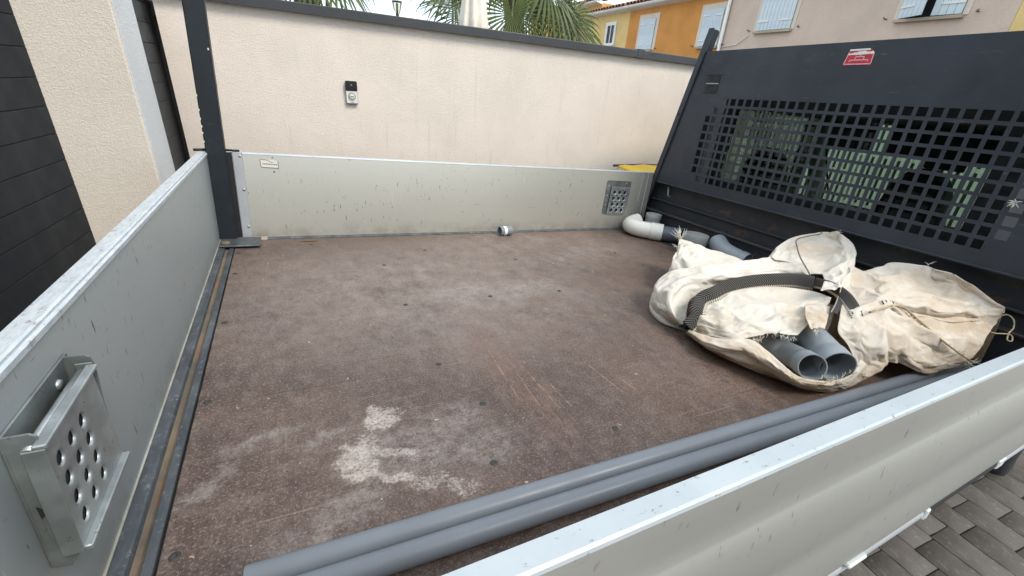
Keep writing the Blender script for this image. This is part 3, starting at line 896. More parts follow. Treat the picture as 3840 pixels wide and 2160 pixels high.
tw.build('sticker_tear', M_STWHITE, stk)
# scrap of frayed cord caught in the mesh
fr = MB()
random.seed(12)
for k in range(16):
    p = Vector((X1 - 0.006, 0.583, 0.592))
    d = Vector((random.uniform(-0.6, 0), random.uniform(-1, 1), random.uniform(-1, 1))).normalized() * random.uniform(0.012, 0.024)
    fr.tube([p, p + d * 0.5 + Vector((0, 0, 0.003)), p + d], [0.0022, 0.0016, 0.0008], 5)
fr.build('cord_scrap', M_LABEL, head)

# ------------------------------------------------------------------ cab behind the headboard
cab = MB()
XC = 2.52
def rect_frame(m, x, y0, y1, z0, z1, a0, a1, b0, b1, t):
    """rectangular plate with a rectangular opening a,b"""
    for A, B in (((y0, z0), (y1, b0)), ((y0, b1), (y1, z1)), ((y0, b0), (a0, b1)), ((a1, b0), (y1, b1))):
        m.box((x, A[0], A[1]), (x + t, B[0], B[1]))
rect_frame(cab, XC, 0.50, 2.145, -0.35, 1.15, 0.66, 2.06, 0.36, 0.97, 0.03)
cabo = cab.build('cab_shell', M_SILVER, truck)
ts = MB()
rect_frame(ts, XC - 0.006, 0.655, 2.065, 0.355, 0.975, 0.74, 1.975, 0.425, 0.85, 0.028)
ts.build('window_surround', M_CABDARK, cabo)
box_obj('rear_window', (XC + 0.008, 0.741, 0.426), (XC + 0.012, 1.974, 0.849), M_CABGLASS, cabo)
box_obj('corner_seal', (XC - 0.02, 2.146, -0.3), (XC + 0.02, 2.33, 1.12), M_CABDARK, cabo)
box_obj('cab_roof', (2.551, 0.30, 1.10), (3.95, 2.33, 1.15), M_CABDARK, cabo, 0.01)
box_obj('cab_floor', (2.551, 0.30, -0.35), (3.95, 2.33, -0.30), M_CABDARK, cabo)
box_obj('dashboard', (3.60, 0.34, -0.299), (3.95, 2.29, 0.30), M_CABDARK, cabo, 0.03)
for yy in (0.30, 2.29):
    box_obj('cab_side', (2.551, yy, -0.299), (3.95, yy + 0.04, 0.25), M_CABDARK, cabo, 0.004)
    box_obj('door_pillar', (2.551, yy, 0.2505), (2.80, yy + 0.04, 1.099), M_CABDARK, cabo, 0.004)
    box_obj('windscreen_pillar', (3.85, yy, 0.2505), (3.95, yy + 0.06, 1.099), M_CABDARK, cabo, 0.004)
box_obj('roof_lining', (2.60, 0.35, 0.885), (3.90, 2.28, 1.099), M_CABDARK, cabo, 0.02)
for (a, b) in ((1.00, 1.66), (1.74, 2.05)):
    box_obj('sun_visor', (3.70, a, 0.70), (3.72, b, 0.884), M_CABDARK, cabo, 0.006)
box_obj('mirror', (3.75, 1.22, 0.64), (3.77, 1.44, 0.695), M_CABDARK, cabo, 0.006)
def seat(yc, w, top):
    m = MB()
    prof_s = [(w * 0.5, -0.25), (w * 0.5, 0.10), (w * 0.49, 0.30), (w * 0.46, 0.42), (w * 0.40, 0.50)]
    pts = []
    for k in range(17):
        a = math.pi * k / 16
        pts.append((yc + 0.5 * w * math.cos(a) * (1 - 0.12 * math.sin(a)), top - 0.17 + 0.17 * math.sin(a) ** 0.85))
    pts = [(yc + w * 0.62, -0.29), (yc + w * 0.60, top - 0.32)] + pts + [(yc - w * 0.60, top - 0.32), (yc - w * 0.62, -0.29)]
    m.prism(pts, 0, 2.90, 3.02)
    s = m.build('seat_back', M_SEAT, cabo)
    bv = s.modifiers.new('bevel', 'BEVEL')
    bv.width = 0.025
    bv.segments = 3
    bv.limit_method = 'ANGLE'
    box_obj('seat_cushion', (3.02, yc - w * 0.6, -0.295), (3.45, yc + w * 0.6, -0.05), M_SEAT, s, 0.04)
seat(1.975, 0.29, 0.652)
seat(1.095, 0.27, 0.657)
MB().tube([(3.10, 1.73, -0.25), (3.08, 1.66, 0.25), (3.05, 1.66, 0.46), (3.05, 1.70, 0.60), (3.07, 1.74, 0.74), (3.10, 1.76, 0.88)], [0.05, 0.05, 0.048, 0.045, 0.04, 0.03], 12).build('belt_stand', M_BELT, cabo)
MB().tube([(3.00, 1.66, 0.72), (2.99, 1.60, 0.58), (2.99, 1.54, 0.44)], 0.006, 6).build('seat_belt', M_BLACK, cabo)
# painted outer skin and glazing of the cab
for sg, yy in ((-1, 0.30), (1, 2.33)):
    ya_, yb_ = (yy - 0.014, yy - 0.001) if sg < 0 else (yy + 0.001, yy + 0.014)
    box_obj('door_skin', (2.56, ya_, -0.36), (3.96, yb_, 0.255), M_SILVER, cabo, 0.004)
    box_obj('pillar_skin', (2.56, ya_, 0.2555), (2.81, yb_, 1.10), M_SILVER, cabo, 0.004)
    box_obj('pillar_skin', (3.84, ya_, 0.2555), (3.96, yb_, 1.10), M_SILVER, cabo, 0.004)
    box_obj('side_window', (2.802, yy + (0.016 if sg < 0 else -0.020), 0.2505), (3.849, yy + (0.020 if sg < 0 else -0.016), 1.099), M_CLEARGLASS, cabo)
box_obj('roof_skin', (2.555, 0.285, 1.1505), (3.96, 2.345, 1.162), M_SILVER, cabo, 0.004)
box_obj('windscreen', (3.925, 0.361, 0.3005), (3.93, 2.289, 1.099), M_CLEARGLASS, cabo)
box_obj('bonnet', (3.961, 0.32, -0.40), (4.55, 2.31, 0.10), M_SILVER, cabo, 0.06)

# ------------------------------------------------------------------ load: materials
def pvc(name, col, rough=0.38, dirt=0.25):
    n = NT(name)
    c = n.mix(n.mr(n.noise(5, 5), 0.3, 0.7), tuple(v * 0.93 for v in col), tuple(v * 1.05 for v in col))
    c = n.mix(n.math('MULTIPLY', n.mr(n.noise(14, 7, 0.75), 0.52, 0.72), dirt), c, tuple(v * 0.6 + 0.05 for v in col))
    c = n.mix(n.math('MULTIPLY', n.mr(n.noise(40, 5, 0.8, n.vec((1, 8, 8))), 0.66, 0.72), 0.25), c, (0.55, 0.55, 0.55))
    n.set(c, n.mr(n.noise(12, 4), 0.3, 0.7, rough * 0.85, rough * 1.2), 0.0, 0.45)
    return n.m
M_PVC = pvc('grey_pvc', (0.188, 0.204, 0.226))
M_PVC2 = pvc('grey_pvc_fitting', (0.27, 0.30, 0.318))
M_PVCLIGHT = pvc('pale_grey_pvc', (0.42, 0.43, 0.415))
M_PVCWHITE = pvc('white_pvc', (0.72, 0.69, 0.62), 0.32, 0.35)
M_PVCDARK = pvc('dark_grey_pvc', (0.105, 0.118, 0.135))
M_CORD = simple('twine', (0.50, 0.43, 0.26), 0.9, 0, 0.2, 60)
M_THREAD = simple('frayed_thread', (0.74, 0.69, 0.60), 0.9, 0, 0.1, 60)

def cloth_material(name, stain=1.0):
    n = NT(name)
    c = n.mix(n.mr(n.noise(4.5, 5, 0.6), 0.3, 0.7), (0.75, 0.69, 0.60), (0.80, 0.76, 0.69))
    at = n.t.nodes.new('ShaderNodeAttribute')
    at.attribute_name = 'grime'
    g = at.outputs['Fac']
    s1 = n.mr(n.noise(7.0, 7, 0.7, n.vec((1, 1, 1), (1.3, 0.4, 2.0))), 0.44, 0.70)
    c = n.mix(n.math('MULTIPLY', s1, 0.30 * stain), c, (0.58, 0.43, 0.26))
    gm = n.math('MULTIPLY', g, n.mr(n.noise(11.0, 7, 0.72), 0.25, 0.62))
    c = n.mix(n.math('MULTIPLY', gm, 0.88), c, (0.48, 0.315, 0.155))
    s2 = n.mr(n.noise(10.0, 9, 0.78, n.vec((1, 1, 1), (7.3, 3.4, 2.0))), 0.56, 0.72)
    c = n.mix(n.math('MULTIPLY', s2, 0.38 * stain), c, (0.40, 0.27, 0.15))
    n.set(c, 0.85, 0.0, 0.25)
    wv = n.math('ADD', n.wave(210.0, direction='X'), n.wave(210.0, direction='Y'))
    b0 = n.bump(wv, 0.10, 0.0008)
    cr = n.noise(26.0, 6, 0.68, n.vec((1, 1, 1.5), (2, 5, 1)), 0.6)
    b1 = n.bump(cr, 0.22, 0.006, b0)
    n.bump(n.noise(120.0, 4, 0.6), 0.25, 0.0014, b1)
    # thin woven cloth lets a little light through
    tl = n.t.nodes.new('ShaderNodeBsdfTranslucent')
    n.lk(c, tl.inputs[0])
    mx = n.t.nodes.new('ShaderNodeMixShader')
    mx.inputs[0].default_value = 0.18
    n.lk(n.bsdf.outputs[0], mx.inputs[1])
    n.lk(tl.outputs[0], mx.inputs[2])
    n.lk(mx.outputs[0], n.out.inputs['Surface'])
    return n.m
M_CLOTH = cloth_material('woven_sackcloth')

def webbing_material():
    n = NT('black_cream_webbing')
    u, v, _ = n.sep(n.uv)
    # herringbone: stripes that mirror about the ribbon's middle
    av = n.math('ABSOLUTE', n.math('SUBTRACT', v, 0.5))
    ph = n.math('ADD', n.math('MULTIPLY', u, 640.0), n.math('MULTIPLY', av, 34.0))
    st = n.mr(n.math('SINE', n.math('MULTIPLY', ph, 1.0)), 0.15, 0.75)
    ed = n.mr(v, 0.80, 0.84)
    stitch = n.mr(n.math('SINE', n.math('MULTIPLY', u, 700.0)), -0.6, 0.2, 0.25, 1.0)
    cream = n.math('MAXIMUM', n.math('MULTIPLY', st, 0.20), n.math('MULTIPLY', ed, stitch))
    c = n.mix(cream, (0.014, 0.015, 0.017), (0.60, 0.53, 0.42))
    n.set(c, 0.85, 0.0, 0.2)
    n.bump(n.math('ADD', st, stitch), 0.4, 0.0015)
    return n.m
M_WEB = webbing_material()

# ------------------------------------------------------------------ load: long pipes
def long_pipe(name, a, b, r, label, hollow=True):
    a, b = Vector(a), Vector(b)
    d = (b - a).normalized()
    t = thing(name, label, 'pipe', tuple((a + b) / 2 - Vector((0, 0, r))), 'long grey pipes lying along the bed')
    m = MB()
    m.tube([a, a + d * 0.002, b - d * 0.002, b], [r - 0.001, r, r, r - 0.001], 40, caps=False)
    m.tube([b, a], r - 0.0022, 40, caps=False)
    for p in (a, b):
        n1 = d.orthogonal().normalized()
        n2 = d.cross(n1)
        o_ = [p + (n1 * math.cos(k * math.pi / 20) + n2 * math.sin(k * math.pi / 20)) * (r - 0.001) for k in range(40)]
        i_ = [p + (n1 * math.cos(k * math.pi / 20) + n2 * math.sin(k * math.pi / 20)) * (r - 0.0022) for k in range(40)]
        m.poly(o_ + i_, [(k, (k + 1) % 40, 40 + (k + 1) % 40, 40 + k) for k in range(40)], True)
    m.build('pipe_wall', M_PVC, t)
    return t
RP = 0.0200
long_pipe('long_pipe', (-0.103, 0.5325, RP + 0.0008), (2.16, 0.4585, RP + 0.0008), RP, 'long straight grey plastic pipe on the deck, edging the brown floor')
long_pipe('long_pipe', (-0.21, 0.4935, RP + 0.0008), (2.13, 0.4170, RP + 0.0008), RP, 'long straight grey plastic pipe lying between its twin and the near side board')

# ------------------------------------------------------------------ load: fittings
def sweep_fitting(pts, prof, seg=28, wall=0.0032):
    """hollow fitting: centre line and outer radius at each point"""
    m = MB()
    P = [Vector(p) for p in pts]
    m.tube(P, list(prof), seg, caps=False)
    m.tube(P[::-1], [r - wall for r in prof][::-1], seg, caps=False)
    for p, q, r in ((P[0], P[1], prof[0]), (P[-1], P[-2], prof[-1])):
        d = (q - p).normalized()
        a = d.orthogonal().normalized()
        b = d.cross(a)
        o_ = [p + (a * math.cos(2 * math.pi * k / seg) + b * math.sin(2 * math.pi * k / seg)) * r for k in range(seg)]
        i_ = [p + (a * math.cos(2 * math.pi * k / seg) + b * math.sin(2 * math.pi * k / seg)) * (r - wall) for k in range(seg)]
        m.poly(o_ + i_, [(k, (k + 1) % seg, seg + (k + 1) % seg, seg + k) for k in range(seg)], False)
    return m
def elbow_path(a, c, b, bend=0.05, n=9):
    """straight a->, rounded corner at c, straight ->b"""
    a, c, b = Vector(a), Vector(c), Vector(b)
    d1, d2 = (a - c).normalized(), (b - c).normalized()
    p, q = c + d1 * bend, c + d2 * bend
    pts = [a, a.lerp(p, 0.5)]
    for k in range(n + 1):
        t = k / n
        pts.append(p * (1 - t) ** 2 + c * 2 * t * (1 - t) + q * t * t)
    pts += [q.lerp(b, 0.5), b]
    return pts
def collar(path, r, socket_a=0.0, socket_b=0.0, step=0.004):
    """radii with wider sockets at either end (lengths along the path); inserts the step points"""
    L = [0.0]
    for p, q in zip(path[:-1], path[1:]):
        L.append(L[-1] + (Vector(q) - Vector(p)).length)
    T = L[-1]
    cuts = []
    if socket_a > 0:
        cuts += [socket_a, socket_a + step]
    if socket_b > 0:
        cuts += [T - socket_b - step, T - socket_b]
    pts, rad = [], []
    allc = sorted(set(L + cuts))
    for s in allc:
        for i in range(len(L) - 1):
            if L[i] - 1e-9 <= s <= L[i + 1] + 1e-9:
                t = (s - L[i]) / max(1e-9, L[i + 1] - L[i])
                pts.append(Vector(path[i]).lerp(Vector(path[i + 1]), min(1, max(0, t))))
                break
        big = (socket_a > 0 and s <= socket_a + 1e-9) or (socket_b > 0 and s >= T - socket_b - 1e-9)
        rad.append(r + step if big else r)
    return pts, rad

# white elbow by the far board, pushed on a grey bend
t = thing('pipe_elbow', 'dirty white plastic pipe elbow lying in the front corner beside the far side board', 'pipe fitting', (2.15, 2.14, 0.0))
path = [(2.190, 2.262, 0.078), (2.150, 2.262, 0.068), (2.110, 2.245, 0.060), (2.088, 2.205, 0.058), (2.090, 2.160, 0.058), (2.112, 2.120, 0.058), (2.150, 2.082, 0.058), (2.185, 2.050, 0.058), (2.202, 2.034, 0.058)]
path = [tuple(v) for v in catmull([Vector(p) for p in path], 3)]
pts, rad = collar(path, 0.0525, 0.0, 0.075, 0.0035)
sweep_fitting(pts, rad).build('elbow_wall', M_PVCWHITE, t)
MB().disc((2.118, 2.080, 0.098), 0.008, (-0.55, -0.45, 0.7), 12, 0.003).build('mould_mark', M_PVCLIGHT, t)
t = thing('pipe_bend', 'dark grey plastic pipe bend pushed into the white elbow', 'pipe fitting', (2.26, 1.96, 0.0))
path = [(2.198, 2.038, 0.056), (2.225, 2.012, 0.056), (2.255, 1.985, 0.056), (2.275, 1.962, 0.057), (2.286, 1.938, 0.058)]
path = [tuple(v) for v in catmull([Vector(p) for p in path], 3)]
pts, rad = collar(path, 0.0485, 0.0, 0.03, 0.003)
sweep_fitting(pts, rad).build('bend_wall', M_PVCDARK, t)
def upright_stub(name, label, c, r, h, mat, lean=(0, 0), socket=0.03):
    t = thing(name, label, 'pipe fitting', (c[0], c[1], c[2]))
    a = Vector(c)
    b = a + Vector((lean[0], lean[1], h))
    path = [a, a.lerp(b, 0.5), b]
    pts, rad = collar(path, r, 0.0, socket, 0.003)
    sweep_fitting(pts, rad, 32).build('stub_wall', mat, t)
    return t
upright_stub('pipe_coupling', 'short pale grey pipe coupling standing upright behind the white elbow', (2.268, 2.205, 0.006), 0.050, 0.135, M_PVCLIGHT)
upright_stub('pipe_socket', 'wide pale grey pipe socket standing open beside the dark grey bend', (2.205, 1.770, 0.004), 0.072, 0.122, M_PVCLIGHT, (0.0, 0.0), 0.045)
t = thing('pipe_elbow', 'grey plastic pipe elbow lying against the headboard behind the sack', 'pipe fitting', (2.25, 1.58, 0.0))
path = elbow_path((2.295, 1.68, 0.10), (2.25, 1.585, 0.075), (2.262, 1.44, 0.058), 0.055)
pts, rad = collar(path, 0.050, 0.035, 0.04, 0.003)
sweep_fitting(pts, rad).build('elbow_wall', M_PVC2, t)
# small coupling by the far board with its paper label
t = thing('small_coupling', 'small grey pipe coupling with a white label at the foot of the far board', 'pipe fitting', (1.155, 2.268, 0.0))
path = [(1.118, 2.262, 0.0285), (1.135, 2.2635, 0.0285), (1.175, 2.267, 0.0285), (1.196, 2.269, 0.0285)]
sweep_fitting(path, [0.027, 0.0272, 0.0272, 0.027], 24).build('coupling_wall', M_PVC, t)
lm = MB()
lm.tube([(1.140, 2.2639, 0.0285), (1.158, 2.2655, 0.0285)], 0.0277, 24, caps=False)
lm.build('paper_label', M_STWHITE, t)

M_LEAF = simple('dry_leaf', (0.19, 0.085, 0.035), 0.8, 0, 0.3, 60)
def dry_leaf(label, c, L, w, ang, curl):
    m = MB()
    R = []
    for i in range(9):
        t = i / 8 * 2 - 1
        ww = w * (1 - t * t) ** 0.7 + 0.0004
        for j in (-1, -0.4, 0.4, 1):
            x, y, z = t * L / 2, j * ww, 0.0012 + curl * t * t + abs(j) * 0.25 * ww
            R.append((c[0] + x * math.cos(ang) - y * math.sin(ang), c[1] + x * math.sin(ang) + y * math.cos(ang), c[2] + z))
    m.poly(R, [(i * 4 + j, i * 4 + j + 1, i * 4 + j + 5, i * 4 + j + 4) for i in range(8) for j in range(3)], True)
    o = m.build('dry_leaf', M_LEAF)
    s_ = o.modifiers.new('t', 'SOLIDIFY')
    s_.thickness = 0.0006
    s_.offset = 1.0
    tag(o, label, 'leaf')
dry_leaf('curled dry brown leaf on the deck edge beside the post foot plate', (0.082, 2.268, 0.0006), 0.085, 0.007, 0.05, 0.006)
dry_leaf('tiny dry brown leaf on the deck edge near the small coupling', (0.954, 2.275, 0.0006), 0.035, 0.004, -0.15, 0.004)

# the two elbows that show in the mouth of the sack
t = thing('pipe_elbow', 'smaller grey pipe elbow with an open round end in the mouth of the torn sack', 'pipe fitting', (1.43, 0.66, 0.01))
path = elbow_path((1.462, 0.760, 0.046), (1.452, 0.658, 0.060), (1.382, 0.570, 0.088), 0.035)
pts, rad = collar(path, 0.0385, 0.055, 0.055, 0.003)
sweep_fitting(pts, rad, 36).build('elbow_wall', M_PVC2, t)
t = thing('pipe_elbow', 'larger grey pipe elbow with a dark open end lying deeper in the torn sack', 'pipe fitting', (1.50, 0.66, 0.01))
path = elbow_path((1.475, 0.768, 0.092), (1.575, 0.715, 0.108), (1.462, 0.541, 0.092), 0.070)
pts, rad = collar(path, 0.049, 0.04, 0.05, 0.0035)
sweep_fitting(pts, rad, 36).build('elbow_wall', M_PVC2, t)

# ------------------------------------------------------------------ load: the torn sack
SACK = {
    'upper_fold': [
        [(1.290, 0.979, 0.030), (1.258, 1.063, 0.060), (1.312, 1.174, 0.100), (1.427, 1.218, 0.150), (1.581, 1.172, 0.190), (1.737, 1.122, 0.215), (1.919, 1.084, 0.235), (1.899, 0.944, 0.240)],
        [(1.286, 0.967, 0.030), (1.245, 1.001, 0.075), (1.287, 1.070, 0.130), (1.385, 1.095, 0.170), (1.502, 1.065, 0.190), (1.659, 1.042, 0.205), (1.817, 1.010, 0.215), (1.860, 0.921, 0.225)],
        [(1.293, 0.968, 0.025), (1.306, 0.992, 0.055), (1.378, 1.055, 0.090), (1.447, 1.061, 0.115), (1.586, 1.077, 0.140), (1.704, 1.040, 0.160), (1.824, 0.984, 0.180), (1.897, 0.919, 0.195)],
    ],
    'front_panel': [
        [(1.288, 0.957, 0.045), (1.338, 0.977, 0.105), (1.420, 0.979, 0.140), (1.544, 0.960, 0.165), (1.675, 0.921, 0.180), (1.745, 0.827, 0.195), (1.711, 0.739, 0.210)],
        [(1.279, 0.947, 0.045), (1.293, 0.921, 0.100), (1.352, 0.894, 0.130), (1.448, 0.868, 0.155), (1.539, 0.827, 0.172), (1.639, 0.776, 0.185), (1.682, 0.727, 0.195)],
        [(1.281, 0.943, 0.040), (1.275, 0.881, 0.080), (1.289, 0.819, 0.110), (1.359, 0.788, 0.135), (1.455, 0.764, 0.150), (1.500, 0.720, 0.166), (1.568, 0.695, 0.182)],
        [(1.278, 0.935, 0.035), (1.265, 0.840, 0.062), (1.279, 0.778, 0.085), (1.328, 0.748, 0.100), (1.377, 0.716, 0.125), (1.393, 0.683, 0.135), (1.418, 0.662, 0.138)],
    ],
    'torn_tongue': [
        [(1.596, 0.759, 0.185), (1.633, 0.739, 0.190), (1.657, 0.709, 0.195)],
        [(1.501, 0.698, 0.180), (1.529, 0.677, 0.184), (1.560, 0.661, 0.188)],
        [(1.439, 0.644, 0.172), (1.454, 0.630, 0.172), (1.487, 0.626, 0.175)],
    ],
    'lower_sling': [
        [(1.254, 0.922, 0.045), (1.255, 0.818, 0.070), (1.310, 0.740, 0.100), (1.308, 0.672, 0.095), (1.297, 0.609, 0.085), (1.305, 0.561, 0.075), (1.360, 0.532, 0.070), (1.427, 0.521, 0.065), (1.492, 0.513, 0.080), (1.548, 0.528, 0.110)],
        [(1.247, 0.921, 0.040), (1.215, 0.796, 0.070), (1.254, 0.715, 0.095), (1.270, 0.655, 0.090), (1.278, 0.599, 0.078), (1.298, 0.555, 0.065), (1.363, 0.528, 0.055), (1.432, 0.516, 0.050), (1.511, 0.507, 0.065), (1.559, 0.517, 0.100)],
        [(1.269, 0.943, 0.022), (1.227, 0.804, 0.045), (1.272, 0.701, 0.050), (1.310, 0.642, 0.047), (1.331, 0.595, 0.040), (1.367, 0.557, 0.030), (1.411, 0.533, 0.027), (1.467, 0.522, 0.025), (1.561, 0.516, 0.035), (1.626, 0.525, 0.060)],
        [(1.300, 0.968, 0.004), (1.291, 0.845, 0.004), (1.333, 0.703, 0.004), (1.367, 0.645, 0.004), (1.389, 0.592, 0.004), (1.418, 0.559, 0.004), (1.457, 0.538, 0.004), (1.540, 0.528, 0.004), (1.641, 0.532, 0.006), (1.691, 0.531, 0.020)],
    ],
    'raised_flap': [
        [(1.865, 1.090, 0.225), (1.943, 1.123, 0.260), (2.110, 1.162, 0.295), (2.270, 1.150, 0.316), (2.270, 1.066, 0.352), (2.270, 0.995, 0.317), (2.122, 0.898, 0.300), (1.897, 0.794, 0.275), (1.727, 0.733, 0.245)],
        [(1.863, 1.060, 0.230), (1.946, 1.083, 0.260), (2.079, 1.108, 0.280), (2.195, 1.090, 0.295), (2.270, 1.055, 0.307), (2.144, 0.949, 0.305), (2.028, 0.876, 0.295), (1.852, 0.794, 0.270), (1.696, 0.733, 0.245)],
        [(1.893, 1.020, 0.230), (1.931, 1.023, 0.245), (1.969, 1.014, 0.255), (2.055, 0.999, 0.265), (2.094, 0.973, 0.272), (2.034, 0.912, 0.275), (1.942, 0.860, 0.272), (1.796, 0.794, 0.258), (1.682, 0.747, 0.240)],
        [(1.838, 0.912, 0.225), (1.835, 0.905, 0.228), (1.848, 0.901, 0.232), (1.852, 0.881, 0.236), (1.853, 0.867, 0.238), (1.833, 0.849, 0.240), (1.792, 0.820, 0.240), (1.725, 0.787, 0.238), (1.658, 0.757, 0.235)],
    ],
    'right_lobe': [
        [(2.123, 0.912, 0.252), (1.983, 0.764, 0.272), (1.931, 0.678, 0.280), (2.001, 0.581, 0.268), (2.188, 0.525, 0.243), (2.270, 0.490, 0.233), (2.270, 0.452, 0.236)],
        [(1.882, 0.791, 0.243), (1.818, 0.696, 0.262), (1.788, 0.625, 0.265), (1.886, 0.546, 0.252), (2.112, 0.500, 0.228), (2.220, 0.477, 0.212), (2.270, 0.453, 0.206)],
        [(1.710, 0.705, 0.222), (1.680, 0.631, 0.235), (1.771, 0.593, 0.240), (1.929, 0.542, 0.208), (2.117, 0.496, 0.190), (2.186, 0.466, 0.182), (2.248, 0.451, 0.178)],
        [(1.601, 0.646, 0.190), (1.624, 0.605, 0.205), (1.747, 0.594, 0.226), (1.820, 0.543, 0.205), (1.882, 0.490, 0.176), (2.031, 0.454, 0.155), (2.147, 0.431, 0.150)],
        [(1.553, 0.614, 0.160), (1.581, 0.573, 0.178), (1.650, 0.550, 0.195), (1.743, 0.520, 0.180), (1.862, 0.475, 0.130), (1.981, 0.442, 0.115), (2.083, 0.418, 0.120)],
        [(1.556, 0.573, 0.130), (1.576, 0.541, 0.128), (1.615, 0.515, 0.145), (1.722, 0.506, 0.135), (1.825, 0.462, 0.092), (1.927, 0.433, 0.085), (2.034, 0.415, 0.095)],
        [(1.558, 0.514, 0.058), (1.609, 0.506, 0.050), (1.673, 0.506, 0.075), (1.752, 0.497, 0.078), (1.846, 0.451, 0.050), (1.959, 0.438, 0.055), (2.072, 0.425, 0.066)],
    ],
    'back_lobe': [
        [(2.046, 0.839, 0.235), (2.140, 0.816, 0.272), (2.231, 0.804, 0.292), (2.270, 0.708, 0.309), (2.270, 0.624, 0.309), (2.270, 0.556, 0.287), (2.270, 0.500, 0.260), (2.270, 0.453, 0.237)],
        [(1.957, 0.787, 0.235), (2.028, 0.749, 0.268), (2.113, 0.720, 0.280), (2.256, 0.671, 0.268), (2.270, 0.608, 0.269), (2.270, 0.544, 0.257), (2.270, 0.493, 0.241), (2.270, 0.449, 0.231)],
        [(1.926, 0.761, 0.225), (1.935, 0.679, 0.246), (1.966, 0.619, 0.250), (2.067, 0.584, 0.240), (2.170, 0.547, 0.230), (2.225, 0.510, 0.220), (2.270, 0.479, 0.217), (2.270, 0.447, 0.224)],
    ],
    'tied_corner': [
        [(1.778, 1.521, 0.185), (1.785, 1.521, 0.187), (1.786, 1.514, 0.187), (1.788, 1.506, 0.185)],
        [(1.658, 1.415, 0.170), (1.666, 1.405, 0.185), (1.718, 1.414, 0.188), (1.823, 1.471, 0.178)],
        [(1.592, 1.366, 0.150), (1.596, 1.325, 0.170), (1.692, 1.321, 0.180), (1.868, 1.374, 0.170)],
        [(1.546, 1.326, 0.120), (1.538, 1.219, 0.155), (1.679, 1.203, 0.165), (1.888, 1.222, 0.165)],
    ],
}
STRAP_A = [(1.251, 0.935, 0.055), (1.283, 0.938, 0.085), (1.299, 0.955, 0.115), (1.346, 0.981, 0.135), (1.399, 0.976, 0.155), (1.481, 0.985, 0.170), (1.579, 0.975, 0.184), (1.673, 0.950, 0.195), (1.748, 0.911, 0.205), (1.786, 0.857, 0.212)]
STRAP_B = [(1.785, 0.863, 0.213), (1.772, 0.801, 0.222), (1.730, 0.735, 0.222), (1.682, 0.680, 0.212), (1.655, 0.645, 0.196), (1.641, 0.621, 0.175)]
STRAP_C = [(1.751, 0.731, 0.228), (1.659, 0.689, 0.215), (1.594, 0.664, 0.200)]
SEAM = [(1.656, 0.603, 0.222), (1.763, 0.599, 0.235), (1.816, 0.580, 0.232), (1.859, 0.545, 0.200), (1.885, 0.498, 0.168), (1.911, 0.442, 0.135), (1.997, 0.401, 0.090)]
FLAPSEAM = [(2.404, 1.130, 0.322), (2.264, 1.136, 0.312), (2.088, 1.129, 0.296), (1.978, 1.058, 0.280), (1.901, 0.990, 0.262), (1.844, 0.926, 0.245), (1.806, 0.883, 0.232)]
CORD = [(2.268, 0.453, 0.210), (2.326, 0.448, 0.210), (2.321, 0.427, 0.200), (2.291, 0.411, 0.180), (2.258, 0.408, 0.165), (2.221, 0.396, 0.150), (2.233, 0.387, 0.148), (2.262, 0.399, 0.158), (2.232, 0.409, 0.165), (2.207, 0.431, 0.160), (2.212, 0.454, 0.160)]
TIE = [(1.775, 1.512, 0.188)]
KNOT = [(1.264, 0.954, 0.040), (1.544, 0.641, 0.200), (2.418, 1.129, 0.330), (2.364, 0.731, 0.300)]
EDGE_F = [(1.318, 0.746, 0.100), (1.337, 0.731, 0.105), (1.377, 0.716, 0.125), (1.388, 0.679, 0.135), (1.418, 0.662, 0.138)]
EDGE_S = [(1.360, 0.532, 0.070), (1.402, 0.520, 0.068), (1.440, 0.517, 0.066), (1.484, 0.511, 0.080), (1.527, 0.519, 0.105)]
